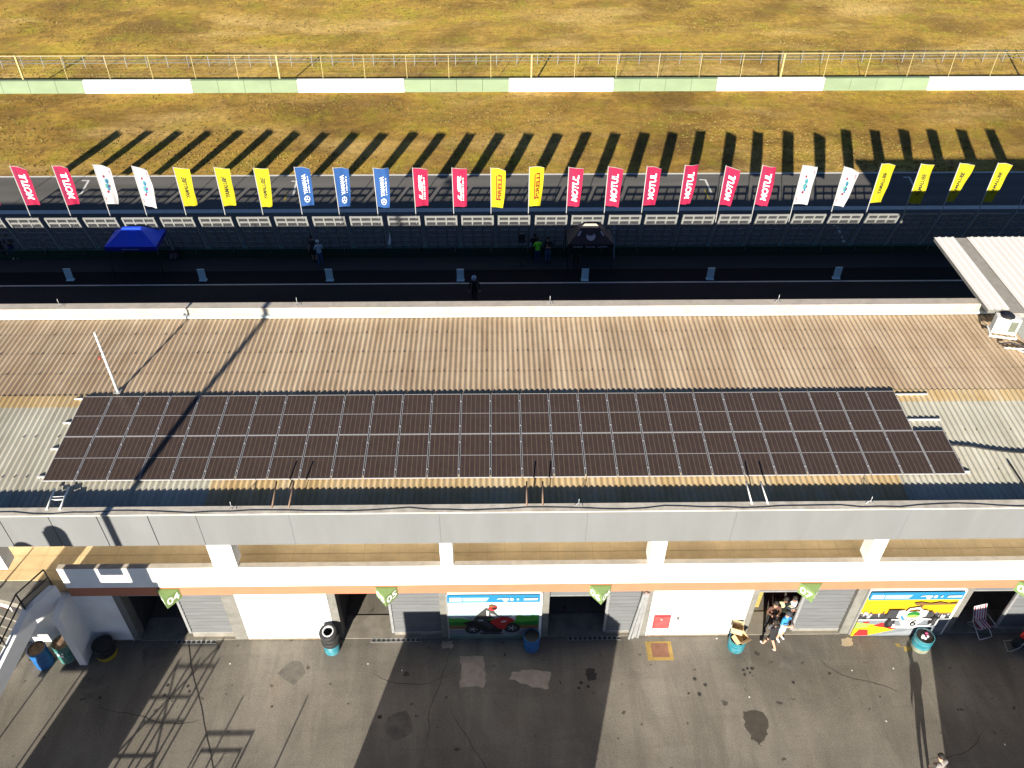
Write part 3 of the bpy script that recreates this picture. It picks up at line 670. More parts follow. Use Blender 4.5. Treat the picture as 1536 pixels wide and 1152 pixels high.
BK = pc('black', (.015, .015, .018)); GY = pc('leather', (.075, .072, .07), .5); RD = pc('red', (.62, .03, .03)); WH = pc('white', (.78, .78, .78)); YL = pc('yellow', (.85, .62, .01)); OR = pc('orange', (.80, .33, .02)); LGY = pc('pale_grey', (.45, .47, .50)); DGY = pc('dark_grey', (.06, .06, .07)); LGR = pc('lime', (.35, .62, .12)); SKIN_ = pc('tan', (.6, .35, .2))
def circ(u, v, ru, rv, n=18, a0=0, a1=6.2832): return [(u + ru * math.cos(a0 + (a1 - a0) * k / n), v + rv * math.sin(a0 + (a1 - a0) * k / n)) for k in range(n)]
def rect(u0, v0, u1, v1): return [(u0, v0), (u1, v0), (u1, v1), (u0, v1)]
def header(P, rnd):
    P(rect(0, .84, 1, 1), HB)
    P([(.02, .865), (.155, .865), (.155, .945), (.025, .945)], HC2); P([(.165, .865), (.42, .865), (.455, .945), (.165, .945)], pc('header_pale', (.42, .66, .74)))
    for k in range(16): u = .172 + k * .016; P(rect(u, .885, u + .009, .925), HC2)
    for k in range(7): u = .03 + k * .017; P(rect(u, .89, u + .010, .92), pc('header_pale', (.42, .66, .74)))
    P([(.53, .915), (.60, .93), (.60, .945), (.55, .94)], HC2); P([(.59, .945), (.66, .945), (.66, .90), (.63, .862), (.60, .89)], HC2); P(circ(.695, .92, .022, .032), HC2); P(circ(.762, .92, .014, .025), pc('header_pale', (.42, .66, .74)))
    P([(.82, .90), (.97, .90), (.975, .945), (.83, .94)], HC2)
    for k in range(6): P(rect(.84 + k * .022, .905, .844 + k * .022, .94), HB)
def moto(P, asp):
    rnd = random.Random(2); P(rect(0, 0, 1, .84), SKY); P(rect(0, .50, 1, .62), SKY2)
    hill = [(0, .30), (1, .30), (1, .53), (.97, .50), (.93, .54), (.89, .50), (.83, .51), (.78, .535), (.72, .48), (.6, .44), (.4, .45), (.25, .43), (.12, .47), (.05, .46), (0, .48)]
    P(hill, GR1); P([(0, .30), (1, .30), (1, .40), (.8, .37), (.6, .40), (.3, .36), (.1, .39), (0, .37)], GR2); P(rect(0, .22, 1, .30), BRN); P(rect(0, 0, 1, .225), ROADG); P(rect(0, .205, 1, .222), LGY); P(rect(0, .02, 1, .04), GR2)
    k = asp
    for u, v, r in ((.265, .215, .088), (.70, .245, .093)):
        P(circ(u, v, r, r * k), BK); P(circ(u, v, r * .62, r * .62 * k), DGY); P(circ(u, v, r * .52, r * .52 * k), BK)
        for q in range(5):
            a = q * 1.2566; c, s = math.cos(a), math.sin(a); P([(u - .006 * s, v + .006 * c * k), (u + r * .55 * c - .006 * s, v + (r * .55 * s + .006 * c) * k), (u + r * .55 * c + .006 * s, v + (r * .55 * s - .006 * c) * k), (u + .006 * s, v - .006 * c * k)], LGY)
    P([(.16, .38), (.20, .31), (.30, .26), (.40, .15), (.58, .15), (.62, .30), (.70, .40), (.60, .44), (.40, .42), (.28, .43)], BK); P([(.33, .14), (.45, .17), (.60, .13), (.58, .10), (.36, .10)], DGY)
    P([(.45, .40), (.50, .46), (.58, .51), (.66, .50), (.70, .47), (.735, .41), (.70, .38), (.66, .36), (.62, .22), (.55, .24), (.50, .33)], RD); P([(.66, .5), (.72, .55), (.745, .50), (.735, .42), (.70, .47)], WH); P([(.58, .41), (.64, .43), (.63, .39), (.58, .38)], WH); P([(.20, .50), (.29, .455), (.30, .43), (.22, .45)], LGY)
    P([(.27, .42), (.30, .52), (.36, .62), (.41, .70), (.46, .68), (.50, .63), (.55, .52), (.50, .48), (.44, .46), (.42, .42), (.36, .40)], GY); P([(.42, .66), (.45, .63), (.44, .52), (.42, .54)], WH); P([(.46, .60), (.52, .55), (.56, .49), (.52, .48), (.47, .53)], LGY); P([(.32, .445), (.38, .455), (.38, .42), (.33, .42)], LGY)
    P([(.30, .42), (.42, .42), (.50, .30), (.46, .22), (.42, .30), (.36, .36)], DGY); P(circ(.49, .71, .048, .048 * k), RD); P([(.475, .68), (.53, .68), (.535, .725), (.49, .73)], BK); P(circ(.475, .755, .03, .02 * k), BRN); header(P, rnd)
def race(P, asp):
    rnd = random.Random(4); P(rect(0, 0, 1, .84), YL); P(rect(0, .46, 1, .62), OR); P([(0, .62), (.2, .66), (.45, .60), (.7, .66), (1, .60), (1, .50), (0, .50)], pc('amber', (.85, .45, .01))); P(rect(0, .80, 1, .84), pc('yellow_green', (.55, .75, .10)))
    P(rect(0, .38, 1, .48), DGY)
    for q in range(46):
        u = rnd.random() * .97; P(circ(u, .42 + rnd.random() * .09, .008 + rnd.random() * .012, .02 + rnd.random() * .03, 8), (WH, LGY, DGY, GY)[rnd.randrange(4)])
    P(rect(0, .35, 1, .395), LGY); P(rect(0, 0, 1, .355), ROADG); P([(.3, .02), (.6, .12), (1, .2), (1, .1), (.7, .03)], pc('road_light', (.33, .36, .40)))
    P([(.52, .75), (.55, .70), (.99, .71), (.99, .76), (.9, .73), (.8, .765), (.7, .735), (.6, .765)], BRN); P([(.615, .70), (.64, .70), (.60, .52), (.57, .52)], BRN)
    P([(0, 0), (.19, .02), (.45, .14), (.42, .20), (.20, .27), (0, .32)], YL); P([(0, .18), (.12, .20), (.17, .28), (.06, .31), (0, .30)], LGR); P([(.02, .01), (.19, .015), (.16, .15), (.06, .16)], RD); P([(.19, .24), (.27, .31), (.36, .29), (.47, .18), (.42, .15), (.33, .20)], RD); P([(.06, .33), (.14, .34), (.13, .30), (.08, .30)], RD)
    def tyre(u, v, a, c): P(circ(u, v, a, c), BK); P(circ(u + .012, v, a * .45, c * .6), DGY)
    P(rect(.29, .42, .43, .60), DGY); P(rect(.66, .42, .78, .56), DGY); tyre(.36, .31, .055, .115); tyre(.83, .345, .052, .115)
    P([(.40, .44), (.40, .585), (.46, .60), (.47, .56), (.66, .57), (.67, .60), (.72, .58), (.72, .46), (.64, .40), (.46, .40)], WH); P(circ(.575, .50, .07, .065), GR2); P(circ(.575, .46, .066, .035), LGR); P([(.47, .56), (.50, .64), (.60, .67), (.655, .60), (.66, .57), (.64, .57), (.60, .625), (.52, .61), (.49, .55)], WH)
    P([(.36, .40), (.47, .40), (.47, .375), (.36, .375)], WH); P([(.69, .42), (.80, .40), (.80, .375), (.69, .39)], WH); P([(.47, .42), (.55, .36), (.68, .42), (.72, .36), (.66, .26), (.62, .21), (.56, .21), (.50, .26), (.46, .34)], WH); P([(.455, .48), (.51, .38), (.49, .37), (.44, .45)], HB)
    P([(.40, .20), (.40, .29), (.425, .29), (.43, .25), (.80, .26), (.81, .29), (.83, .29), (.82, .22), (.66, .19), (.50, .19)], WH); P(circ(.60, .24, .05, .055), WH)
    P(circ(.875, .32, .012, .08), WH); header(P, rnd)
m1 = mural(675, 807, 'mural board of a rider on a red racing motorcycle before green hills', moto)
m2 = mural(1272, 1404, 'mural board of a white open wheel race car numbered 6 under a yellow sky', race)
def mural_six():
    x0, x1 = bx(1272), bx(1404); W_, H_ = x1 - x0, 2.74; l = MB()
    put_text(l, '6', lambda a, c: (.582 * W_ + a, -.14, .06 + .255 * H_ + c), BK, height=.36, bold=.0); l.build('number', m2)
mural_six()

# ------------------------------------------------------------------ solar panels
sl = math.atan(RN[1]); PPITCH = (XP1 - XP0) / 29; PW = PPITCH - .035
pl = (RN[0] + .115, RN[1]); yA = at(754, 716.3, plane=pl).y; yM = at(754, 650.5, plane=pl).y; yB = at(754, 590.5, plane=pl).y
FRM = mat('panel_frame', (.34, .34, .36), .06, 4, .45, .1)
def panel_proto(depth):
    t = thing('solar_panel', '', 'solar panel', (0, 0, 0), 0, 'solar panels laid in two rows on the roof'); hw, hd = PW / 2, depth / 2
    b = MB(); e = .017
    for x0, x1, y0, y1 in ((-hw, -hw + e, -hd, hd), (hw - e, hw, -hd, hd), (-hw + e, hw - e, -hd, -hd + e), (-hw + e, hw - e, hd - e, hd)): b.box(x0, x1, y0, y1, -.03, .012, FRM)
    b.build('frame', t); b = MB(); b.box(-hw + e, hw - e, -hd + e, hd - e, -.02, .006, CELL); b.build('cell_sheet', t)
    for yy in (-hd * .62, hd * .62):
        b = MB(); b.box(hw - .005, hw + .04, yy - .025, yy + .025, .012, .026, FRM); b.build('clamp', t)
    return t
NUM = ['first', 'second', 'third', 'fourth', 'fifth', 'sixth', 'seventh', 'eighth', 'ninth', 'tenth', 'eleventh', 'twelfth', 'thirteenth', 'fourteenth', 'fifteenth']
def place_row(y0, y1, n, row):
    d = (y1 - y0) - .014; pr = panel_proto(d); yc = (y0 + y1) / 2
    for i in range(n):
        loc = (XP0 + (i + .5) * PPITCH, yc, pl[0] + pl[1] * yc); k = i if i < 15 else n - 1 - i
        lab = 'dark solar panel in the %s row, %s from the %s end' % (row, NUM[k], 'left' if i < 15 else 'right')
        o = pr if i == 0 else clone(pr); o.location = loc; o.rotation_euler = (sl, 0, 0); o['label'] = lab
place_row(yA, yM, 29, 'lower'); place_row(yM, yB, 28, 'upper')
RAIL = mat('mounting_rail_metal', (.66, .65, .62), .06, 4, .4, .3)
def railpiece(px0, px1, py0, label, px_in=None):
    a = at(px0, py0, plane=(RN[0] + .07, RN[1])); c = at(px1, py0, plane=(RN[0] + .07, RN[1])); b = MB()
    b.box(min(a.x, c.x), max(a.x, c.x), a.y - .022, a.y + .022, near(a.y) + .032, near(a.y) + .085, RAIL)
    for k in range(3): xx = min(a.x, c.x) + (k + .5) * abs(c.x - a.x) / 3; b.box(xx - .025, xx + .025, a.y - .022, a.y + .022, near(a.y) + .0, near(a.y) + .031, RAIL)
    tag(b.build('mounting_rail'), label, 'mounting rail', 'aluminium rails under the solar panels')
railpiece(1343, 1391.5, 591, 'aluminium rail end sticking out right, top one by the upper panels'); railpiece(1361, 1411, 629, 'aluminium rail end sticking out right above the extra lower panel')
railpiece(1447, 1455, 707, 'short aluminium rail end at the lower right panel corner')
for py, nmn in ((598, 'top'), (634, 'second'), (673, 'third'), (715, 'bottom')):
    xl = 125 + (py - 592.7) * -.477; railpiece(xl - 11, xl + 6, py, 'short aluminium rail end at the left panel edge, %s one' % nmn)
# black cable over the roof at the right
b = MB(); pts = [at(px, py, plane=(RN[0] + .07, RN[1])) for px, py in ((1424, 667), (1440, 668), (1455, 669), (1478, 673), (1500, 676), (1520, 678), (1560, 680))]
b.tube(pts, .035, BLK, 6); tag(b.build('roof_cable'), 'dark cable crossing the pale roof right of the panels', 'cable')
b = MB(); pts = []
rc = random.Random(8)
for k in range(60):
    x = -17 + k * .62; pts.append((x, YF + .10 + .05 * math.sin(k * .9) + rc.uniform(-.03, .03), 7.128))
b.tube(pts, .011, BLK, 5); tag(b.build('parapet_cable'), 'thin loose black cable lying along the top of the grey fascia', 'cable')

# ------------------------------------------------------------------ roof furniture
def vpole(name, label, cat, base, h, r, mt, extra=None):
    t = thing(name, label, cat, base); b = MB(); b.tube([(0, 0, 0), (0, 0, h)], [r, r * .6], mt, 6); b.build('rod', t)
    if extra: extra(t)
    return t
def mastx(t):
    b = MB(); b.box(-.12, .12, -.12, .12, 0, .04, STEEL); b.build('base_plate', t)
    b = MB(); b.lathe((-.16, -.02, 1.62), [(.02, -.05), (.07, 0), (.02, .05)], mat('rusty_red', (.35, .05, .03)), 8); b.bar((-.16, 0, 1.62), (0, 0, 1.62), .02, STEEL); b.build('red_lamp', t)
    b = MB()
    for z in (.35, 1.2, 2.0): b.box(-.05, .05, -.05, .05, z, z + .05, STEEL)
    b.build('collar', t)
pm = at(177, 588, plane=(ZR + .03, 0)); vpole('lightning_mast', 'slim white mast standing on the roof ridge left of the panels', 'mast', pm, 2.75, .055, WMET, mastx)
def spike(px, py, Y, z, label, h=.42):
    p = at(px, py, Y=Y); t = thing('lightning_rod', label, 'lightning rod', (p.x, Y, z), 0, 'short lightning rods on the parapets'); b = MB(); b.tube([(0, 0, 0), (0, 0, h)], [.014, .008], STEEL, 5); b.build('rod', t)
    b = MB(); b.bar((-.13, 0, 0), (0, 0, .16), .014, STEEL); b.bar((.13, 0, 0), (0, 0, .16), .014, STEEL); b.build('bracket', t)
spike(86, 450, 28.2, 7.31, 'short lightning rod on the rear parapet, leftmost'); spike(445, 451, 28.2, 7.31, 'short lightning rod on the rear parapet, left of the walking marshal'); spike(825, 452, 28.2, 7.31, 'short lightning rod on the rear parapet below the black canopy'); spike(1168, 448, 28.2, 7.31, 'short lightning rod on the rear parapet, rightmost')
spike(347, 760, YF + .2, 7.115, 'short lightning rod on the grey fascia, left one', .34); spike(868, 757, YF + .2, 7.115, 'short lightning rod on the grey fascia, middle one', .34); spike(1306, 752, YF + .2, 7.115, 'short lightning rod on the grey fascia, right one', .34)
# ladder lying on the roof edge, pairs of bars
lad = thing('ladder', 'white metal ladder top hooked over the fascia at the left', 'ladder', (0, 0, 0))
la, lb = at(69, 761, Y=YF + .25), at(82, 733, plane=(RN[0] + .12, RN[1])); ra, rb_ = at(89, 761, Y=YF + .25), at(103, 731, plane=(RN[0] + .12, RN[1]))
for p, q in ((la, lb), (ra, rb_)):
    b = MB(); p = Vector((p.x, YF + .22, 7.13)); b.tube([p, q], .032, WMET, 6); b.build('side_rail', lad)
for f in (.45, .58):
    b = MB(); p = Vector((la.x, YF + .22, 7.13)).lerp(lb, f); q = Vector((ra.x, YF + .22, 7.13)).lerp(rb_, f); b.tube([p, q], .026, WMET, 6); b.build('rung', lad)
RUST = mat('rusty_bar', (.20, .13, .09), .3)
def barpair(pts, label, mt):
    t = thing('metal_bars', label, 'metal bars', (0, 0, 0), 0, 'pairs of bars standing over the fascia edge')
    for (x0, x1) in pts:
        p = at(x0, 761, Y=YF + .2); q = at(x1, 722, plane=(RN[0] + .62, RN[1])); b = MB(); b.tube([(p.x, YF + .22, 7.12), q], .026, mt, 6); b.build('bar', t)
barpair([(407, 415), (432, 441)], 'pair of rusty bars leaning over the fascia under the left panels', RUST); barpair([(790, 790), (814, 814)], 'pair of dark bars leaning over the fascia under the middle panels', RUST); barpair([(1127, 1119), (1151, 1141)], 'pair of white bars leaning over the fascia under the right panels', WMET)

# ------------------------------------------------------------------ control building at the right
ct = thing('control_building', 'taller building with white corrugated metal roof at the right edge', 'building', (0, 0, 0))
ZC = 8.1; WROOF = mat('white_roof_sheet', (.80, .76, .71), .04, 1, .6, stretch=(2, .1, 1), dirt=(.70, .62, .55), dirt_scale=.6, dirt_amt=.5)
pA = at(1401, 356, z=ZC); pB = at(1475, 465, z=ZC); xg0 = at(1474, 411, z=ZC).x; xg1 = at(1494, 411, z=ZC).x; xl = pA.x
def trap(b, x0, x1, y0, y1, z, mt, pitch=.30):
    n = max(1, int(round((x1 - x0) / pitch))); p = (x1 - x0) / n; prof = []
    for i in range(n): u = x0 + i * p; prof += [(u, z), (u + p * .62, z), (u + p * .70, z + .028), (u + p * .92, z + .028)]
    prof.append((x1, z)); k = len(b.v)
    for u, zz in prof: b.v += [(u, y0, zz), (u, y1, zz)]
    for i in range(len(prof) - 1): b.face([k + 2 * i, k + 2 * i + 2, k + 2 * i + 3, k + 2 * i + 1], mt)
b = MB(); trap(b, xl, xg0, pB.y, pA.y, ZC, WROOF); trap(b, xg1, xg1 + 14, 19.5, pA.y, ZC, WROOF); b.build('roof', ct)
b = MB(); b.box(xl + .02, xg0, pB.y + .02, pA.y - .02, ZC - .16, ZC - .012, CONC); b.box(xg1 + .02, xg1 + 14, 19.6, pA.y - .02, ZC - .16, ZC - .012, CONC); b.build('roof_slab', ct)
b = MB(); b.box(xg0 + .002, xg1 - .002, pB.y - .2, pA.y - .01, ZC - .22, ZC - .03, mat('grey_gutter', (.33, .30, .26), .15)); b.build('gutter', ct)
GWALL = mat('grey_render', (.42, .45, .44), .1, 1.5, .8)
xw = xg1 + .25
b = MB(); b.box(xw, xw + 13, 19.9, pA.y - .5, 6.3, ZC - .17, GWALL); b.build('wall', ct)
b = MB(); b.box(xw + 5, xw + 13, 28.5, pA.y - .5, 0, 6.29, GWALL); b.build('rear_wall', ct)
# air conditioner
ac = thing('air_conditioner', 'white air conditioning unit on the wall at the right end of the roof', 'air conditioner', at(1503, 497, Y=26.2) + Vector((0, 0, 0)), RAD(-14))
b = MB(); b.box(-.44, .44, -.18, .18, 0, .72, WMET); b.build('casing', ac); b = MB(); b.box(.10, .38, -.186, -.181, .12, .62, mat('dark_grille', (.12, .13, .10), .2)); b.build('grille', ac)
b = MB(); b.box(-.5, -.44, -.3, .3, -.06, -.01, WMET); b.box(.44, .5, -.3, .3, -.06, -.01, WMET); b.box(-.5, .5, -.3, -.24, -.12, -.061, WMET); b.build('bracket', ac); b = MB(); b.lathe((-.05, .02, .72), [(.001, .0), (.26, .0), (.26, .05), (.001, .07)], BLK, 12); b.build('fan_cover', ac)
br = thing('antenna_bracket', 'fallen white antenna bracket on the roof beneath the air conditioner', 'antenna', at(1526, 527, plane=(far(26), 0)) + Vector((0, 0, .1)))
b = MB(); b.tube([(-.5, .1, 0), (.5, -.1, .05)], .03, WMET, 6); b.tube([(-.1, .02, .02), (.3, -.4, .02)], .025, WMET, 6); b.build('arm', br); b = MB(); b.tube([(-.6, .35, 0), (-.2, .3, .1), (.3, .1, .05), (.7, -.1, 0)], .03, BLK, 6); b.build('cable', br)
b = MB(); p0 = at(1519, 697, plane=(RN[0] + .25, RN[1])); b.tube([at(1516, 697, plane=RN), at(1531, 720, plane=(RN[0] + .5, RN[1])), at(1541, 735, plane=(RN[0] + .7, RN[1]))], .035, BLK, 6); tag(b.build('dark_pipe'), 'short dark pipe on the pale roof near the right edge', 'pipe')

# ------------------------------------------------------------------ stairs at the left
st = thing('staircase', 'white concrete outside staircase with black railing at the left edge', 'staircase', (0, 0, 0))
SW = mat('stair_white', (.70, .70, .70), .06, 1, .8, dirt=(.5, .5, .48), dirt_scale=1, dirt_amt=.3)
A = Vector((XB + .02, YF - .12, 3.62)); B = Vector((-15.62, 16.55, 3.3)); D_ = Vector((-16.3, 14.35, 2.3)); E_ = Vector((-17.0, 12.6, 1.65))
A.x = -14.90
def down(p, d): return p - Vector((0, 0, d))
b = MB(); th_ = Vector((-.24, .02, 0))
for p, q, d0, d1 in ((A, B, .95, .80), (B, D_, .80, .72), (D_, E_, .72, .5)):
    b.slab([p, down(p, d0), down(q, d1), q], th_, SW)
b.build('stringer', st)
b = MB(); b.box(-14.97, -14.70, YF - .95, YF + .02, 0, 3.0, SW); b.build('pier', st)
b = MB(); n = 9; side = Vector((-1.25, .45, 0))
for i in range(n):
    f0, f1 = i / n, (i + 1) / n; p = B.lerp(D_, f0) + Vector((-.24, .02, -.30)); q = B.lerp(D_, f1) + Vector((-.24, .02, -.30)); z = p.z
    b.hexa([(p.x, p.y, q.z - .25), (q.x, q.y, q.z - .25), (q.x + side.x, q.y + side.y, q.z - .25), (p.x + side.x, p.y + side.y, q.z - .25), (p.x, p.y, q.z), (q.x, q.y, q.z), (q.x + side.x, q.y + side.y, q.z), (p.x + side.x, p.y + side.y, q.z)], CONCD)
b.build('steps', st)
b = MB()
for i in range(9): x = D_.x - 1.45 - i * .3; z = D_.z - .45 - i * .2; b.box(x - .3, x, D_.y - .75, D_.y + .45, z - .25, z, CONCD)
b.box(D_.x - 1.45, D_.x - .24, D_.y - .75, D_.y - .02, D_.z - .55, D_.z - .32, CONCD); b.build('lower_steps', st)
b = MB(); b.prism([(-15.3, YF), (-15.75, 16.6), (-17.2, 17.0), (-19.5, 17.0), (-19.5, YF + .19), (-15.3, YF + .19)], 3.2, 3.48, CONCD); b.build('landing', st)
b = MB(); up = Vector((0, 0, .85))
for off in (Vector((0, 0, 0)), side * .95):
    o = Vector((-.12, .01, .02)) + off
    pts = [A + o, B + o, D_ + o, E_ + o] if off.length < .1 else [B + o, D_ + o, E_ + o]
    for hh in (.42, .85): b.tube([p + Vector((0, 0, hh)) for p in pts], .028, BLK, 6)
    for p in pts + [pts[-2].lerp(pts[-1], .5), pts[-3].lerp(pts[-2], .5)]: b.tube([p, p + up], .026, BLK, 6)
b.build('railing', st)

# ------------------------------------------------------------------ drums, tyres, cabinet and small things by the facade
def drum(name, label, px, py, mt, band=None, top=None, h=.86, r=.29, mtop=None, open_=True):
    p = G(px, py); t = thing(name, label, 'drum', (p.x, p.y, .004)); b = MB()
    pr = [(r, 0), (r, h * .30, band or mt), (r + .012, h * .32), (r, h * .34), (r, h * .64), (r + .012, h * .66), (r, h * .68), (r, h), (r + .012, h + .01), (r - .02, h + .012), (r - .025, h - .12, mtop or BLK)]
    b.lathe((0, 0, 0), pr, mt, 20); b.build('barrel', t)
    b = MB(); b.disc((0, 0, h - .05), r - .02, mtop or BLK, 20); b.build('contents', t); return t
DB = mat('drum_blue', (.012, .10, .30), .15, 3, .5, dirt=(.10, .12, .18)); DT = mat('drum_teal', (.03, .17, .16), .3, 3, .6, dirt=(.35, .30, .22), dirt_scale=3, dirt_amt=.8); RUSTY = mat('rusty_lid', (.22, .15, .10), .35, 6, .9)
DTL = mat('drum_turquoise', (.02, .17, .22), .2, 3, .5, dirt=(.25, .30, .28), dirt_scale=3)
drum('oil_drum', 'blue steel drum with rusty top under the staircase', 68, 994, DB, None, None, .92, .31, RUSTY); d2 = drum('oil_drum', 'stained teal drum with white marks under the staircase', 104, 985, DT, None, None, .92, .31, RUSTY)
b = MB(); l0 = .318
for k, (a, z, s) in enumerate(((-1.75, .55, .10), (-1.45, .45, .12), (-1.3, .6, .08))):
    c_ = (l0 * math.cos(a), l0 * math.sin(a)); b.poly([(c_[0] - s * .5, c_[1] - .004, z), (c_[0] + s * .5, c_[1] - .004, z + .02), (c_[0] + s * .4, c_[1] - .004, z + .10), (c_[0] - s * .3, c_[1] - .004, z + .12)], WLET)
b.build('paint_marks', d2)
drum('waste_bin', 'low black open drum with yellow base beside the shaded wall', 161, 980, BLK, YEL, None, .62, .36, BLK)
drum('waste_bin', 'dark blue open drum below the motorcycle mural', 797, 969, mat('drum_navy', (.03, .12, .30), .2), None, None, .68, .29, BLK)
dt = drum('waste_bin', 'turquoise drum stuffed with cardboard boxes by garage 07', 1103, 970, DTL, None, None, .55, .30, BLK)
dp = drum('waste_bin', 'turquoise and white open drum below the race car mural', 1379, 969, DTL, mat('drum_pale', (.22, .24, .18), .3), None, .66, .33, BLK)
b = MB(); rnd = random.Random(9)
for k in range(7): a = rnd.uniform(0, 6.28); rr_ = rnd.uniform(0, .17); b.ball((rr_ * math.cos(a), rr_ * math.sin(a), .64), .07, [WLET, mat('pink_bag', (.5, .08, .2)), mat('pale_bag', (.5, .5, .55)), BLK][k % 4], 7, (1, 1, .7))
b.build('rubbish', dp)
CARD = mat('cardboard', (.52, .38, .21), .12, 3, .85)
def cbox(p, rot, sx, sy, sz, label, tilt=0):
    t = thing('cardboard_box', label, 'box', p, rot, 'cardboard boxes in the turquoise drum'); t.rotation_euler = (tilt, tilt * .5, rot); b = MB(); w = .012
    for x0, x1, y0, y1 in ((-sx, sx, -sy, -sy + w), (-sx, sx, sy - w, sy), (-sx, -sx + w, -sy + w, sy - w), (sx - w, sx, -sy + w, sy - w)): b.box(x0, x1, y0, y1, 0, sz, CARD)
    b.box(-sx + w, sx - w, -sy + w, sy - w, .005, .015, CARD); b.build('carton', t)
    b = MB(); b.slab([(-sx, -sy, sz), (sx, -sy, sz), (sx, -sy - .10, sz + .07), (-sx, -sy - .10, sz + .07)], (0, .004, .01), CARD); b.slab([(-sx, sy, sz), (sx, sy, sz), (sx, sy + .10, sz + .05), (-sx, sy + .10, sz + .05)], (0, -.004, .01), CARD); b.build('flaps', t)
q = dt.location
cbox((q.x + .02, q.y - .02, .53), .5, .22, .17, .26, 'tan cardboard box lying lowest in the turquoise drum', .25); cbox((q.x - .06, q.y + .12, .80), -.4, .20, .15, .24, 'tan cardboard box on top of the turquoise drum', -.2)
# tyre stack
ty = thing('tyre_drum', 'turquoise drum by the white wall with black tyres stacked on it', 'drum', (*G(499, 974).xy, .004)); b = MB(); b.lathe((0, 0, 0), [(.28, 0), (.28, .5), (.26, .5), (.25, .4)], DTL, 18); b.build('barrel', ty)
def tyre_prof(r=.33, w=.10): return [(r - .13, -w), (r - .02, -w), (r, -w * .6), (r, w * .6), (r - .02, w), (r - .13, w), (r - .16, w * .6), (r - .16, -w * .6), (r - .13, -w)]
for k, (dx, dy, z, tl) in enumerate(((0, 0, .61, (0, 0, 1)), (.02, .03, .83, (.1, -.1, 1)), (-.02, .02, 1.05, (-.1, -.18, 1)))):
    tr = thing('tyre', ['black tyre at the bottom of the stack on the turquoise drum', 'black tyre in the middle of the stack on the turquoise drum', 'black tyre on top of the stack with silver rim on it'][k], 'tyre', Vector(ty.location) + Vector((dx, dy, z)), 0, 'tyres stacked on the drum'); b = MB(); b.lathe((0, 0, 0), tyre_prof(), RUB, 20, tl); b.build('tread', tr)
    if k == 2: b = MB(); b.lathe((0, 0, .07), [(.21, 0), (.22, .03), (.17, .04), (.16, 0)], ALU, 18, tl); b.build('rim', tr)
# hose cabinet and leaning poles
hc = thing('hose_cabinet', 'red fire hose cabinet mounted on the white wall beside garage 06', 'fire cabinet', (at(991, 937, Y=YF).x, YF - .0, .98)); b = MB(); b.box(-.30, .30, -.05, .018, -.38, .38, RED); b.build('cabinet', hc); b = MB(); b.box(-.27, .27, -.056, -.051, -.35, .35, mat('pinkish_red', (.55, .06, .06), .35, 4)); b.build('door', hc); b = MB(); b.lathe((-.02, -.057, .18), [(.001, 0), (.05, 0), (.05, .01), (.001, .012)], STEEL, 12, (0, -1, 0)); b.build('emblem', hc)
for k, (x0, x1, top) in enumerate(((943, 965, 2.75), (948, 968, 2.8), (956, 971, 2.78), (952, 967.5, 2.6))):
    a = G(x0, 958 - k * 1.0); c_ = at(x1, 893, Y=YF + .02); d = Vector((c_.x, YF - .03 - .02 * k, top)); b = MB(); b.bar(a + Vector((0, 0, .01)), d, .075, STEEL)
    tag(b.build('metal_profile'), 'long grey metal profile leaning beside garage 06, ' + ['leftmost', 'second from left', 'rightmost', 'in front of the middle'][k], 'metal profile', 'metal profiles leaning on the pillar')
for px, py, h in ((1016, 927, .05), (1011, 918, .03), (1025, 890, .03)):
    pass
jb = thing('wall_socket', 'small dark box on the white wall right of the hose cabinet', 'socket', (at(1017, 929, Y=YF).x, YF + .02, 1.15)); b = MB(); b.box(-.05, .05, -.045, 0, -.06, .06, mat('grey_plastic', (.10, .10, .11))); b.build('box', jb); b = MB(); b.tube([(0, -.02, .06), (.06, -.02, .5), (.12, -.02, 1.55)], .008, STEEL, 5); b.build('wire', jb)
# cable on the ground from garage 04
b = MB(); b.tube([(*p.xy, .014) for p in [G(*q) for q in ((281, 954), (284, 975), (287, 1000), (291, 1020), (297, 1040), (303, 1065), (306, 1085), (311, 1110), (316, 1130), (319, 1150), (330, 1175))]], .010, BLK, 5); tag(b.build('ground_cable'), 'thin black cable snaking over the asphalt from garage 04', 'cable')

# ------------------------------------------------------------------ people
SKINS = {'a': mat('skin_light', (.50, .28, .19), .08), 'b': mat('skin_brown', (.27, .14, .085), .08)}
def cloth(n, c): return mat('fabric_' + n, c, .12, 9, .85)
BASE = {'pel': (0, 0, .94), 'spi': (0, -.005, 1.10), 'che': (0, .0, 1.30), 'nck': (0, -.01, 1.47), 'hd0': (0, .012, 1.55), 'hd1': (0, .022, 1.62), 'hd2': (0, .008, 1.70),
        'shL': (-.17, 0, 1.41), 'elL': (-.24, -.02, 1.15), 'wrL': (-.25, .05, .92), 'paL': (-.25, .07, .85), 'shR': (.17, 0, 1.41), 'elR': (.24, -.02, 1.15), 'wrR': (.25, .05, .92), 'paR': (.25, .07, .85),
        'hiL': (-.09, 0, .88), 'knL': (-.10, .02, .48), 'anL': (-.10, -.02, .09), 'toL': (-.12, .15, .035), 'hiR': (.09, 0, .88), 'knR': (.10, .02, .48), 'anR': (.10, -.02, .09), 'toR': (.12, .15, .035)}
RADII = {'pel': (.155, .11), 'spi': (.135, .10), 'che': (.165, .115), 'nck': (.055, .055), 'hd0': (.068, .078), 'hd1': (.080, .10), 'hd2': (.07, .085), 'sh': .062, 'el': .046, 'wr': .034, 'pa': (.042, .02), 'hi': .092, 'kn': .062, 'an': .044, 'to': (.044, .032)}
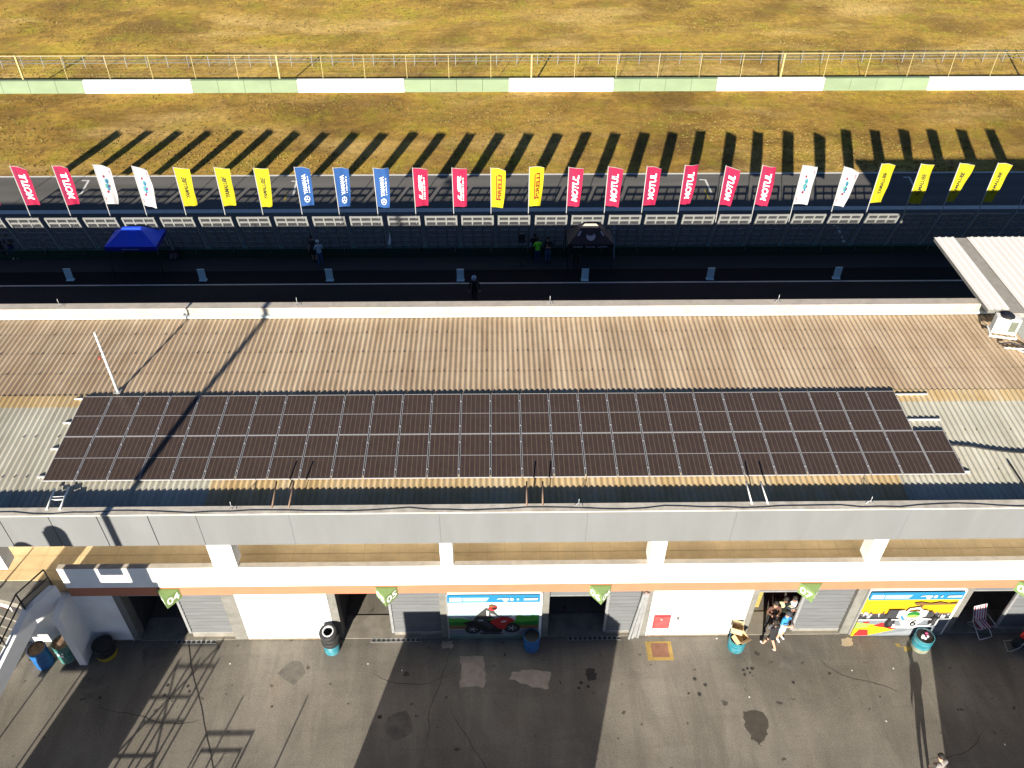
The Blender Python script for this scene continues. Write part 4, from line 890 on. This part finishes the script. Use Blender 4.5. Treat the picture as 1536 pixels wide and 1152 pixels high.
BONES = [('pel', 'spi', 'shirt'), ('spi', 'che', 'shirt'), ('che', 'nck', 'shirt'), ('nck', 'hd0', 'skin'), ('hd0', 'hd1', 'skin'), ('hd1', 'hd2', 'skin')]
for s in 'LR': BONES += [('che', 'sh' + s, 'shirt'), ('sh' + s, 'el' + s, 'shirt'), ('el' + s, 'wr' + s, 'sleeve'), ('wr' + s, 'pa' + s, 'skin'), ('pel', 'hi' + s, 'pants'), ('hi' + s, 'kn' + s, 'pants'), ('kn' + s, 'an' + s, 'shin'), ('an' + s, 'to' + s, 'shoe')]
def person(loc, facing, label, cols, pose=None, h=1.74, hair='short', hat=None, extra=None):
    J = {k: Vector(v) for k, v in BASE.items()}
    for k, v in (pose or {}).items(): J[k] = Vector(v)
    t = thing('person', label, 'person', loc, facing, None); s = h / 1.74; t.scale = (s, s, s)
    names = list(J); verts = [J[k] for k in names]; idx = {k: i for i, k in enumerate(names)}; edges = [(idx[a], idx[b_]) for a, b_, _ in BONES]; rad = []
    for k in names: r = RADII.get(k, RADII.get(k[:2])); rad.append(r if isinstance(r, tuple) else (r, r))
    segs = [(J[a], J[b_], reg) for a, b_, reg in BONES]
    for sd in 'LR':                                    # five fingers rooted in each palm
        pa, wr, el = J['pa' + sd], J['wr' + sd], J['el' + sd]; d = (pa - wr).normalized(); sx = Vector((1, 0, 0)); fwd = sx.cross(d); fwd = fwd.normalized() if fwd.length > .1 else Vector((0, 1, 0)); lat = fwd.cross(d).normalized(); curl = Vector((1 if sd == 'L' else -1, 0, 0)) * .012
        for q, ln in ((-.030, .062), (-.010, .075), (.010, .070), (.029, .055)):
            r0 = pa + fwd * q + d * .028; a1 = r0 + d * ln * .55 + curl * .6; a2 = r0 + d * ln * .95 + curl * 2
            k = len(verts); verts += [r0, a1, a2]; rad += [(.010, .010), (.009, .009), (.0075, .0075)]; edges += [(idx['pa' + sd], k), (k, k + 1), (k + 1, k + 2)]; segs += [(r0, a2, 'skin')]
        r0 = wr.lerp(pa, .6) + fwd * .036; a1 = r0 + fwd * .022 + d * .030; a2 = a1 + d * .028; k = len(verts); verts += [r0, a1, a2]; rad += [(.012, .012), (.010, .010), (.008, .008)]; edges += [(idx['pa' + sd], k), (k, k + 1), (k + 1, k + 2)]; segs += [(r0, a2, 'skin')]
    me = bpy.data.meshes.new('body_skeleton'); me.from_pydata([tuple(v) for v in verts], edges, []); ob = bpy.data.objects.new('body_skeleton', me); C.objects.link(ob)
    md = ob.modifiers.new('skin', 'SKIN'); md.use_smooth_shade = True
    sv = me.skin_vertices[0].data
    for i, r in enumerate(rad): sv[i].radius = r; sv[i].use_root = (i == 0)
    ss = ob.modifiers.new('sub', 'SUBSURF'); ss.levels = 1; ss.render_levels = 1
    dg = bpy.context.evaluated_depsgraph_get(); dg.update(); nm = bpy.data.meshes.new_from_object(ob.evaluated_get(dg)); bpy.data.objects.remove(ob); bpy.data.meshes.remove(me)
    regs = ['shirt', 'sleeve', 'skin', 'pants', 'shin', 'shoe']; nm.materials.clear()
    for r in regs: nm.materials.append(cols[r])
    for p in nm.polygons:
        c_ = p.center; best = None
        for a, b_, reg in segs:
            ab = b_ - a; f = max(0, min(1, (c_ - a).dot(ab) / max(ab.length_squared, 1e-9))); dd = (c_ - (a + ab * f)).length
            if best is None or dd < best[0]: best = (dd, reg)
        p.material_index = regs.index(best[1]); p.use_smooth = True
    nm.name = 'body'; bo = bpy.data.objects.new('body', nm); C.objects.link(bo); bo.parent = t
    # face, ears, hair
    hd = J['hd1']; f = MB(); sk = cols['skin']
    fy = hd.y + .098
    f.ball((hd.x, fy, hd.z - .015), .016, sk, 8, (.8, 1.1, 1.5)); f.ball((hd.x - .081, hd.y - .01, hd.z - .01), .024, sk, 8, (.4, .8, 1.2)); f.ball((hd.x + .081, hd.y - .01, hd.z - .01), .024, sk, 8, (.4, .8, 1.2))
    for e in (-.032, .032): f.ball((hd.x + e, fy - .018, hd.z + .015), .012, BLK, 8)
    f.ball((hd.x, fy - .016, hd.z - .058), .02, mat('lips', (.35, .10, .09)), 8, (1.1, .4, .35)); f.build('face', t)
    hm = cols.get('hair', BLK)
    if hair:
        b = MB(); b.ball((hd.x, hd.y - .022, hd.z + .045), .108, hm, 12, (.92, 1.02, .95))
        if hair == 'long': b.ball((hd.x, hd.y - .075, hd.z - .06), .095, hm, 10, (.95, .6, 1.7))
        b.build('hair', t)
    if hat:
        b = MB()
        if hat[0] == 'cap': b.ball((hd.x, hd.y - .012, hd.z + .055), .122, hat[1], 12, (.92, 1.05, .85)); b.slab([(hd.x - .07, hd.y + .09, hd.z + .05), (hd.x + .07, hd.y + .09, hd.z + .05), (hd.x + .05, hd.y + .19, hd.z + .035), (hd.x - .05, hd.y + .19, hd.z + .035)], (0, 0, .012), hat[1]); b.build('cap', t)
        else: b.ball((hd.x, hd.y, hd.z + .02), .150, hat[1], 14, (.9, 1.05, 1)); b.build('helmet', t)
    if extra: extra(t)
    return t
def outfit(shirt, pants, shoe=None, skin='a', sleeve=None, shin=None, hair=None):
    return {'shirt': shirt, 'pants': pants, 'shoe': shoe or cloth('shoe_dark', (.03, .03, .03)), 'skin': SKINS[skin], 'sleeve': sleeve or SKINS[skin], 'shin': shin or pants, 'hair': hair or mat('hair_dark', (.015, .012, .01), .2)}
KB = cloth('black', (.018, .018, .02)); KD = cloth('charcoal', (.04, .04, .045)); JN = cloth('denim', (.06, .11, .24)); LB = cloth('pale_blue', (.42, .56, .66)); LM = cloth('lime', (.22, .95, .05)); BL = cloth('blue', (.03, .22, .55)); WT = cloth('white', (.72, .72, .72)); NV = cloth('navy', (.03, .05, .14)); PK = cloth('pale_trainers', (.75, .68, .70)); GYF = cloth('grey_patterned', (.22, .20, .19))
walk = {'knL': (-.10, .12, .50), 'anL': (-.10, .20, .10), 'toL': (-.11, .36, .06), 'knR': (.10, .02, .49), 'anR': (.10, -.26, .14), 'toR': (.11, -.12, .04), 'elL': (-.25, -.10, 1.16), 'wrL': (-.25, -.06, .92), 'paL': (-.25, -.04, .85), 'elR': (.25, .03, 1.15), 'wrR': (.25, .17, .96), 'paR': (.25, .21, .90)}
crossed = {'elL': (-.25, .03, 1.16), 'wrL': (-.04, .20, 1.16), 'paL': (.04, .21, 1.17), 'elR': (.25, .03, 1.16), 'wrR': (.05, .18, 1.13), 'paR': (-.03, .20, 1.13)}
phone = {'elR': (.24, .06, 1.16), 'wrR': (.12, .27, 1.22), 'paR': (.08, .32, 1.26), 'elL': (-.24, .04, 1.15), 'wrL': (-.13, .25, 1.18), 'paL': (-.08, .30, 1.22)}
gp_ = lambda px, py: (*G(px, py).xy, .005)
person(gp_(8, 388.5), RAD(170), 'person in dark clothes at the left edge of the pit lane, front one', outfit(KB, KB, None, 'b', KB), crossed)
person(gp_(24, 388), RAD(200), 'person in dark top, jeans and white shoes beside the left edge', outfit(KB, NV, WT, 'b', KB), phone)
person(gp_(473, 392), RAD(175), 'person in dark clothes and shorts standing behind the pale blue shirt', outfit(KD, KB, None, 'a', None, SKINS['a']), None)
person(gp_(482, 399), RAD(20), 'person in pale blue shirt and jeans on the pit lane', outfit(LB, JN, None, 'a', LB, None, None), crossed, 1.74, None, ('cap', LB))
person(gp_(806, 395), RAD(10), 'person in bright lime shirt and dark trousers seen from behind at the pit wall', outfit(LM, NV, None, 'a', LM), phone, 1.74)
person(gp_(801, 389), RAD(-10), 'person in black standing behind the lime shirt', outfit(KB, KB, None, 'b', KB), crossed, 1.74)
person(gp_(821, 394), RAD(185), 'person in black jacket and jeans right of the lime shirt', outfit(KB, JN, None, 'a', KB), crossed, 1.76)
person(gp_(863, 402), RAD(172), 'person in black with straw coloured hair under the black canopy', outfit(KB, KB, None, 'b', KB, None, mat('hair_straw', (.25, .17, .08))), None, 1.76)
def baton(t):
    b = MB(); b.tube([(-.27, .10, .88), (-.40, .28, 1.08)], .018, mat('lime_baton', (.4, .75, .05)), 6); tag_o = b.build('baton'); tag_o.location = t.location; tag_o.rotation_euler = t.rotation_euler; tag(tag_o, 'short lime baton held by the marshal on the pit lane', 'baton')
person((*G(712, 455).xy, .005), RAD(168), 'marshal like person in black with pale blue cap walking the pit lane', outfit(KB, KB, None, 'b', KB), walk, 1.80, None, ('helmet', LB), baton)
# people by garage 07
lean = {'hd0': (0, .08, 1.53), 'hd1': (0, .11, 1.60), 'hd2': (0, .10, 1.68), 'nck': (0, .04, 1.46)}
wk = dict(walk); wk.update(lean)
person((*G(1152, 972).xy, .005), RAD(25), 'person with white bag in black skirt and pale trainers walking out of garage 07', outfit(KB, KB, PK, 'a', KB, SKINS['a']), wk, 1.66, 'long')
person((*G(1168, 958).xy, .005), RAD(-150), 'person in blue and white shirt with dark cap in front of garage 07', outfit(BL, LB, WT, 'a', None, SKINS['a']), phone, 1.70, None, ('cap', KD))
person((*(at(1150, 945, z=0).xy), .03), RAD(185), 'person in black jacket with arms folded inside garage 07, left one', outfit(cloth('rust', (.10, .05, .035)), KB, None, 'a', cloth('rust', (.10, .05, .035))), crossed, 1.78)
person((*(at(1165, 938, z=0).xy), .03), RAD(170), 'person in patterned shirt inside garage 07, middle one', outfit(cloth('pattern', (.35, .36, .22)), KB, None, 'b'), None, 1.75)
person((*(at(1178, 936, z=0).xy), .03), RAD(190), 'person in white shirt inside garage 07 beside the shutter', outfit(WT, KB, None, 'b', WT), crossed, 1.72)
bag = thing('white_bag', 'round white bag carried beside the black skirt', 'bag', at(1160, 942, z=.95)); b = MB(); b.ball((0, 0, 0), .17, WT, 12, (1, .8, 1)); b.build('pouch', bag); b = MB(); b.tube([(-.08, 0, .14), (0, 0, .30), (.08, 0, .14)], .012, WT, 5); b.build('strap', bag)
bent = {'nck': (0, .10, 1.43), 'hd0': (0, .14, 1.49), 'hd1': (0, .17, 1.55), 'hd2': (0, .16, 1.63), 'che': (0, .05, 1.28), 'knL': (-.13, .05, .48), 'anL': (-.17, 0, .09), 'toL': (-.20, .15, .035), 'knR': (.10, .03, .48), 'anR': (.09, 0, .09), 'toR': (.10, .15, .035), 'elL': (-.215, .0, 1.16), 'wrL': (-.17, .13, .96), 'paL': (-.14, .18, .90), 'elR': (.215, .0, 1.16), 'wrR': (.17, .13, .96), 'paR': (.14, .18, .90)}; 
person((13.85, 11.95, .005), RAD(25), 'person with dark hair at the bottom edge casting a long shadow', outfit(GYF, KB, None, 'a', GYF), bent, 1.74)

# ------------------------------------------------------------------ canopies and kit on the pit lane
def canopy(name, label, p, w, d, h0, h1, mt, edge, extra):
    t = thing(name, label, 'canopy', p)
    b = MB(); hw, hd = w / 2, d / 2; tw, td = w * .17, d * .05; val = .26
    ring = [(-hw, -hd, h0), (hw, -hd, h0), (hw, hd, h0), (-hw, hd, h0)]; top = [(-tw, -td, h1), (tw, -td, h1), (tw, td, h1), (-tw, td, h1)]
    for i in range(4):
        j = (i + 1) % 4; m_ = [(Vector(ring[i]).lerp(Vector(top[i]), .5) - Vector((0, 0, .05))), (Vector(ring[j]).lerp(Vector(top[j]), .5) - Vector((0, 0, .05)))]
        b.poly([ring[i], ring[j], m_[1], m_[0]], mt); b.poly([m_[0], m_[1], top[j], top[i]], mt)
    b.poly(top, mt); b.build('roof_cloth', t)
    b = MB()
    for i in range(4): j = (i + 1) % 4; b.slab([ring[i], ring[j], Vector(ring[j]) - Vector((0, 0, val)), Vector(ring[i]) - Vector((0, 0, val))], Vector(((ring[i][0] + ring[j][0]) * .002, (ring[i][1] + ring[j][1]) * .002, 0)), edge)
    b.build('valance', t)
    for x, y in ((-hw + .04, -hd + .04), (hw - .04, -hd + .04), (hw - .04, hd - .04), (-hw + .04, hd - .04)):
        b = MB(); b.tube([(x, y, 0), (x, y, h0 - .02)], .022, BLK, 6); b.build('leg', t)
    extra(t, w, d, h0, h1); return t
TBLUE = mat('canopy_blue', (.015, .08, .85), .08, 2, .55); TBL2 = mat('canopy_deep_blue', (.008, .018, .30), .1, 2, .6); TBLK = mat('canopy_black', (.030, .028, .034), .1, 2, .65)
def ex_blue(t, w, d, h0, h1):
    b = MB(); 
    for k in range(9): b.poly([(-.5 + k * .11, -d / 2 - .02, h0 - .18), (-.43 + k * .11, -d / 2 - .02, h0 - .18), (-.43 + k * .11, -d / 2 - .02, h0 - .12), (-.5 + k * .11, -d / 2 - .02, h0 - .12)], mat('pale_canopy_print', (.3, .35, .6)))
    b.build('print', t)
pc_ = at(199, 364, z=2.0); pc_.z = .005; pc_.y += .45
canopy('canopy', 'bright blue pop up canopy tent by the pit wall', (at(199, 362, z=2.1).x, 42.2, .005), 2.9, 1.9, 2.05, 2.75, TBLUE, TBL2, ex_blue)
def ex_black(t, w, d, h0, h1):
    b = MB(); pl_ = mat('pale_print', (.42, .42, .46)); s0 = Vector((0, -d / 2, h0)); s1 = Vector((0, -d * .05, h1)); u = (s1 - s0).normalized(); nrm = Vector((0, -u.z, u.y)); mid = s0.lerp(s1, .42)
    def on(a, c, k=.03): return s0.lerp(s1, .42) + Vector((a, 0, 0)) + u * c + nrm * k
    b.poly([on(.26 * math.cos(x_), .26 * math.sin(x_), .05) for x_ in [k * .3307 for k in range(19)]], pl_); b.poly([on(-.02 + .20 * math.cos(x_), .15 + .12 * math.sin(x_), .056) for x_ in [k * .4488 for k in range(14)]], TBLK)
    for k in range(3):
        for q in range(6): x0 = -1.0 + k * .70 + q * .093; zz = h0 - .20 + .02 * ((q * 3 + k) % 2); b.poly([(x0, -d / 2 - .02, zz), (x0 + .06, -d / 2 - .02, zz), (x0 + .06, -d / 2 - .02, zz + .10), (x0 + .015, -d / 2 - .02, zz + .10)], pl_)
    b.poly([on(-.78, .05, .05), (on(-.60, .34, .05)), on(-.50, .30, .05), on(-.66, .02, .05)], pl_); b.poly([on(.78, .05, .05), on(.60, .34, .05), on(.54, .28, .05), on(.68, .02, .05)], pl_); b.build('print', t)
    b = MB(); b.slab([(-w * .17, -d * .05 - .02, h1 + .02), (w * .17, -d * .05 - .02, h1 + .02), (w * .12, -d * .05 - .02, h1 + .14), (-w * .12, -d * .05 - .02, h1 + .14)], (0, .05, 0), mat('beige_cloth', (.45, .38, .30))); b.build('peak_flap', t)
cb = canopy('canopy', 'black pop up canopy tent with round white emblem by the pit wall', (at(886, 362, z=2.1).x, 42.2, .005), 2.6, 1.9, 2.05, 2.75, TBLK, BLK, ex_black)
p = G(921, 388); t = thing('feather_pole', 'slim pale blue pole leaning beside the black canopy', 'pole', (p.x, p.y, .005)); b = MB(); b.tube([(0, 0, 0), (-.12, .5, 2.2)], .045, mat('pale_blue_pole', (.25, .45, .60)), 6); b.build('shaft', t)
p = G(211, 387); t = thing('box_sign', 'small black sign with pale letters below the blue canopy', 'sign', (p.x, p.y, .005), .05); b = MB(); b.box(-.33, .33, -.06, .06, 0, .80, BLK); b.build('board', t); b = MB(); put_text(b, 'BOX', lambda a, c: (-.22 + a, -.064, .48 + c), WLET, length=.44, height=.19, bold=.02); b.build('lettering', t)
p = G(264, 388); t = thing('tool_crate', 'dark crate with pale scribbles right of the blue canopy', 'crate', (p.x, p.y, .005), .1); b = MB(); b.box(-.3, .3, -.2, .2, 0, .66, mat('crate_dark', (.03, .03, .04))); b.build('body', t); b = MB()
for k in range(6): b.tube([(-.26 + k * .08, -.206, .1 + .06 * (k % 3)), (-.18 + k * .08, -.206, .5 - .05 * (k % 2))], .012, mat('pale_scribble', (.45, .4, .42)), 4)
b.build('marks', t); b = MB(); b.box(-.31, .31, -.21, .21, .66, .72, BLK); b.build('lid', t)
p = G(782, 396); t = thing('speaker_stand', 'black tripod stand with loudspeaker by the pit wall', 'speaker', (p.x, p.y, .005)); b = MB(); b.tube([(0, 0, .3), (0, 0, 1.7)], .025, BLK, 6); b.build('pole', t)
for k in range(3): a = k * 2.094 + .4; b = MB(); b.tube([(0, 0, .55), (.42 * math.cos(a), .42 * math.sin(a), 0)], .02, BLK, 5); b.build('leg', t)
b = MB(); b.hexa([(-.18, -.16, 1.55), (.18, -.16, 1.55), (.14, .16, 1.55), (-.14, .16, 1.55), (-.18, -.16, 2.1), (.18, -.16, 2.1), (.14, .16, 2.1), (-.14, .16, 2.1)], BLK); b.build('cabinet', t); b = MB(); b.lathe((0, -.162, 1.75), [(.001, 0), (.12, 0), (.13, .012)], KD, 14, (0, -1, 0)); b.build('cone', t)

# ------------------------------------------------------------------ garage contents: motorcycles, chair
def motorcycle(loc, rot, label, paint, stand=False):
    t = thing('motorcycle', label, 'motorcycle', loc, rot); k = 'motorcycles at garage 08'
    for x, nm in ((-.68, 'wheel'), (.70, 'wheel')):
        b = MB(); b.lathe((x, 0, .31), [(.19, -.07), (.28, -.07), (.31, -.03), (.31, .03), (.28, .07), (.19, .07), (.17, 0), (.19, -.07)], RUB, 20, (0, 1, 0)); wo = b.build(nm, t)
        b = MB(); b.lathe((x, 0, .31), [(.03, -.05), (.19, -.05), (.20, 0), (.19, .05), (.03, .05)], mat('dark_rim', (.05, .05, .05)), 16, (0, 1, 0)); b.build('rim', wo)
    def lofts(secs, mt, name):
        b = MB(); n = 10; k0 = len(b.v)
        for x, z, ry, rz_ in secs:
            for j in range(n): a = 6.2832 * j / n; b.v.append((x, ry * math.cos(a), z + rz_ * math.sin(a)))
        for i in range(len(secs) - 1):
            for j in range(n): q = (j + 1) % n; b.face([k0 + i * n + j, k0 + i * n + q, k0 + (i + 1) * n + q, k0 + (i + 1) * n + j], mt, True)
        b.face([k0 + j for j in range(n)], mt); b.face([k0 + (len(secs) - 1) * n + j for j in range(n)][::-1], mt); return b.build(name, t)
    lofts([(.86, .74, .06, .05), (.75, .78, .17, .13), (.55, .72, .20, .22), (.30, .62, .20, .26), (.05, .52, .17, .20)], paint, 'fairing'); lofts([(.30, .90, .13, .08), (.10, .93, .17, .12), (-.15, .86, .15, .09)], paint, 'fuel_tank'); lofts([(-.12, .82, .12, .05), (-.4, .84, .13, .05), (-.62, .90, .12, .05)], BLK, 'seat'); lofts([(-.55, .90, .12, .06), (-.75, .97, .10, .06), (-.98, 1.04, .05, .03)], paint, 'tail')
    lofts([(.30, .45, .16, .18), (.0, .42, .18, .22), (-.22, .45, .15, .18)], mat('engine_dark', (.06, .06, .06), .3, 8, .4, .5), 'engine'); b = MB(); b.tube([(.70, .09, .31), (.42, .10, .92)], .026, ALU, 6); b.tube([(.70, -.09, .31), (.42, -.10, .92)], .026, ALU, 6); b.build('fork', t)
    b = MB(); b.tube([(.40, -.32, .90), (.46, -.12, .96), (.46, .12, .96), (.40, .32, .90)], .017, BLK, 6); b.build('handlebar', t); b = MB(); b.tube([(-.1, .11, .36), (-.68, .11, .31)], .035, ALU, 6); b.tube([(-.1, -.11, .36), (-.68, -.11, .31)], .035, ALU, 6); b.build('swing_arm', t)
    b = MB(); b.tube([(.1, -.14, .25), (-.3, -.16, .28), (-.62, -.17, .5)], [.03, .04, .055], STEEL, 8); b.build('exhaust', t)
    if stand: b = MB(); b.tube([(.72, -.16, .31), (1.0, -.22, .05), (1.12, -.22, .03), (1.12, .22, .03), (1.0, .22, .05), (.72, .16, .31)], .018, STEEL, 6); b.build('stand_hoop', t)
    return t
MR = mat('motorcycle_red', (.65, .02, .015), .05, 3, .25)
p = G(1552, 975); motorcycle((p.x + .1, p.y, .005), RAD(172), 'red racing motorcycle with front hoop stand at the right edge', MR, True)
p = at(1452, 905, z=.5); motorcycle((p.x - .1, 19.4, .03), RAD(205), 'black motorcycle standing deep inside garage 08', BLK)
ch = thing('folding_chair', 'red and white striped folding chair with pale frame before garage 08', 'chair', (*G(1468, 945).xy, .01), RAD(14)); b = MB(); RS = mat('chair_red', (.38, .05, .08)); n = 9
for k in range(n):
    x0, x1 = -.24 + .48 * k / n, -.24 + .48 * (k + 1) / n - .001; b.slab([(x0, -.22, .40), (x1, -.22, .40), (x1, .20, .37), (x0, .20, .37)], (0, 0, .012), RS if k % 2 == 0 else WT)
b.build('seat', ch); b = MB()
for k in range(n):
    x0, x1 = -.24 + .48 * k / n, -.24 + .48 * (k + 1) / n - .001; b.slab([(x0, .19, .42), (x1, .19, .42), (x1, .42, .95), (x0, .42, .95)], (0, .012, -.004), RS if k % 2 == 0 else WT)
b.build('backrest', ch); b = MB()
for s in (-.27, .27): b.tube([(s, -.38, .02), (s, .20, .40), (s, .43, .97)], .014, WMET, 6); b.tube([(s, .36, .02), (s, -.22, .42), (s, -.24, .60), (s, .28, .62)], .014, WMET, 6)
b.tube([(-.27, -.38, .02), (.27, -.38, .02)], .014, WMET, 6); b.tube([(-.27, .43, .97), (.27, .43, .97)], .014, WMET, 6); b.tube([(-.27, .36, .02), (.27, .36, .02)], .014, WMET, 6); b.build('frame', ch)
# inside garage 07: shelf of gear
p = at(1185, 905, z=1.2); t = thing('clothes_rack', 'rack of dark and red racing suits inside garage 07', 'clothes rack', (bx(1178), 20.3, .03)); b = MB(); b.tube([(-.7, 0, 0), (-.7, 0, 1.75), (.7, 0, 1.75), (.7, 0, 0)], .02, STEEL, 6); b.build('stand', t)
for k, cm in enumerate((KB, NV, RED, KB, cloth('crimson', (.4, .03, .06)))): b = MB(); b.hexa([(-.6 + k * .26, -.12, .55), (-.44 + k * .26, -.12, .55), (-.44 + k * .26, .12, .55), (-.6 + k * .26, .12, .55), (-.56 + k * .26, -.08, 1.7), (-.48 + k * .26, -.08, 1.7), (-.48 + k * .26, .08, 1.7), (-.56 + k * .26, .08, 1.7)], cm); b.build('hanging_suit', t)
t = thing('work_table', 'low yellow brown board standing inside garage 07', 'board', (bx(1121) + .35, 18.6, .03)); b = MB(); b.box(-.33, .33, 0, .05, 0, 1.0, mat('ochre_board', (.30, .22, .06), .2)); b.build('board', t); b = MB(); b.box(-.33, .33, .051, .4, 0, .06, CONCD); b.build('foot', t)

# left edge bits
p = at(4, 920, z=2.2); t = thing('red_pennant', 'small red pennant at the left edge beside the staircase', 'pennant', p); b = MB(); b.slab([(-.35, 0, .25), (.12, -.05, -.12), (-.35, 0, -.1)], (0, .012, 0), RED); b.build('cloth', t); b = MB(); b.tube([(-.35, .01, -2.1), (-.35, .01, .3)], .015, STEEL, 5); b.build('stick', t)
p = G(-6, 1020); drum('oil_drum', 'dark navy drum cut by the left edge under the staircase', -12, 1030, mat('drum_midnight', (.01, .015, .08)), None, None, .92, .31, BLK)

# ------------------------------------------------------------------ unseen things behind the viewpoint that throw the shadows on the paddock; transporters, scaffold and banners are invented
def truck(loc, w, l, h, label):  # invented blocker, sized so its shadow falls on the forecourt and shutters
    t = thing('truck_shadow_caster', label, 'truck', loc); b = MB(); b.box(-w / 2, w / 2, -l, 0, .9, h, mat('truck_white', (.7, .7, .7))); b.build('cargo_box', t); b = MB(); b.box(-w / 2 + .03, w / 2 - .03, -l + .1, -.1, .45, .88, BLK); b.build('chassis', t)
    for s in (-1, 1):
        for f in (.2, .5, .8): b = MB(); b.lathe((s * (w / 2 - .35), -l * f, .48), [(.2, -.14), (.48, -.14), (.48, .14), (.2, .14)], RUB, 14, (1, 0, 0)); b.build('wheel', t)
    b = MB(); b.box(-w / 2 + .02, w / 2 - .02, .001, .04, .2, .9, BLK); b.build('tail_skirt', t); return t
shx = .27
truck((-5.9 + 3.6, 8.2, .004), 7.2, 2.6, 4.62, 'wide white transporter block added behind the viewpoint for its shadow')
truck((13.5 + 4.6, 8.2, .004), 9.2, 2.6, 4.15, 'white transporter block added behind the viewpoint at the right for its shadow')
sc = thing('scaffold_shadow_caster', 'invented scaffold tower with shadow casting boards behind the viewpoint at the left', 'scaffold', (-16.55, 9.0, .004)); b = MB(); b.box(-1.0, -.003, -.05, 0, 2.45, 6.45, KD); b.box(0, 2.75, -.05, 0, 0, 6.45, KD); b.box(.15, .85, -.05, 0, 6.452, 7.5, KD); b.box(.95, 1.75, -.05, 0, 6.85, 7.6, KD); b.box(1.95, 2.6, -.05, 0, 6.452, 7.5, KD); b.build('boards', sc)  # unseen boards, invented and shaped to shade the left wall and forecourt
b = MB()
for x in (2.8, 3.5, 4.2):
    for y in (-.9, 0): b.tube([(x, y, 0), (x, y, 2.9)], .035, STEEL, 5)
for z in (.7, 1.4, 2.1, 2.8):
    b.tube([(2.8, 0, z), (4.2, 0, z)], .03, STEEL, 5); b.tube([(2.8, -.9, z), (4.2, -.9, z)], .03, STEEL, 5)
for z in (.0, 1.4): b.tube([(2.8, 0, z), (4.2, 0, z + 1.4)], .03, STEEL, 5); b.tube([(2.8, -.9, z + 1.4), (4.2, -.9, z)], .03, STEEL, 5)
b.build('tubes', sc)
gt = thing('steel_gate', 'open steel frame behind the viewpoint at the left', 'gate', (-11.1, 9.0, .004)); b = MB(); b.tube([(0, 0, 0), (0, 0, 1.65), (1.55, 0, 1.65), (1.55, 0, 0)], .05, STEEL, 5); b.tube([(.12, 0, 0), (.12, 0, 1.45), (1.43, 0, 1.45), (1.43, 0, 0)], .04, STEEL, 5); b.tube([(.2, 0, 0), (.95, 0, 1.4), (.95, 0, 0)], .035, STEEL, 5); b.build('frame', gt)
for x, y, h, lab in ((-8.35, 8.7, 2.2, 'thin pole behind the viewpoint, right one'), (-10.6, 8.7, 2.2, 'thin pole behind the viewpoint, left one')): t = thing('thin_pole', lab, 'pole', (x, y, .004)); b = MB(); b.tube([(0, 0, 0), (0, 0, h)], .03, STEEL, 5); b.build('shaft', t)
t = thing('light_mast', 'tall square mast behind the viewpoint at the left', 'mast', (-14.65, 8.5, .004)); b = MB(); b.box(-.095, .095, -.095, .095, 0, 14.8, STEEL); b.build('shaft', t); b = MB(); b.box(-.6, .6, -.15, .15, 14.801, 15.1, STEEL); b.build('lamp_head', t)
for x, h, lab in ((-16.35, 9.45, 'feather banner added behind the viewpoint for its shadow, taller one'), (-17.6, 8.65, 'feather banner added behind the viewpoint for its shadow, lower one')):
    t = thing('banner_shadow_caster', lab, 'banner', (x, 9.0, .004)); b = MB(); pts = [(-.36, 0, h - 3.4), (.36, 0, h - 3.4)] + [(.36 * math.cos(a), 0, h - .45 + .45 * math.sin(a)) for a in [k * .3927 for k in range(9)]]; b.slab(pts, (0, .02, 0), KD); b.build('cloth', t); b = MB(); b.tube([(-.37, .01, 0), (-.37, .01, h - .3)], .03, STEEL, 5); b.build('pole', t)  # invented banner, round top shaped for the shadow on the fascia

# ------------------------------------------------------------------ light, sky, camera
AZ, EL = math.atan(.27), RAD(18.1)
sd = Vector((math.sin(AZ) * math.cos(EL), math.cos(AZ) * math.cos(EL), -math.sin(EL)))
su = bpy.data.lights.new('sun', 'SUN'); su.energy = 5.0; su.angle = RAD(.5); su.color = (1, .93, .80); so = bpy.data.objects.new('sun', su); C.objects.link(so); so.rotation_euler = sd.to_track_quat('-Z', 'Y').to_euler()
w = bpy.data.worlds.new('World'); bpy.context.scene.world = w; w.use_nodes = True; nt = w.node_tree; bg = nt.nodes['Background']; sk = nt.nodes.new('ShaderNodeTexSky'); sk.sky_type = 'NISHITA'; sk.sun_disc = False; sk.sun_elevation = EL; sk.sun_rotation = math.pi + AZ; sk.altitude = 1500; sk.air_density = .55; sk.dust_density = .15; sk.ozone_density = 2.5
nt.links.new(sk.outputs[0], bg.inputs['Color']); bg.inputs['Strength'].default_value = .05
cam = bpy.data.cameras.new('camera'); co = bpy.data.objects.new('camera', cam); C.objects.link(co); cam.sensor_width = 36; cam.sensor_fit = 'HORIZONTAL'; cam.lens = F / 1536 * 36; cam.shift_x = (768 - CX) / 1536; cam.clip_end = 4000
M = RC.transposed(); right, dn, fw = M.col[0], M.col[1], M.col[2]
co.matrix_world = Matrix(((right.x, -dn.x, -fw.x, CAM.x), (right.y, -dn.y, -fw.y, CAM.y), (right.z, -dn.z, -fw.z, CAM.z), (0, 0, 0, 1)))
S = bpy.context.scene; S.camera = co; S.view_settings.view_transform = 'Standard'; S.view_settings.look = 'None'; S.view_settings.exposure = 1.32; S.view_settings.gamma = 1; S.view_settings.use_curve_mapping = False
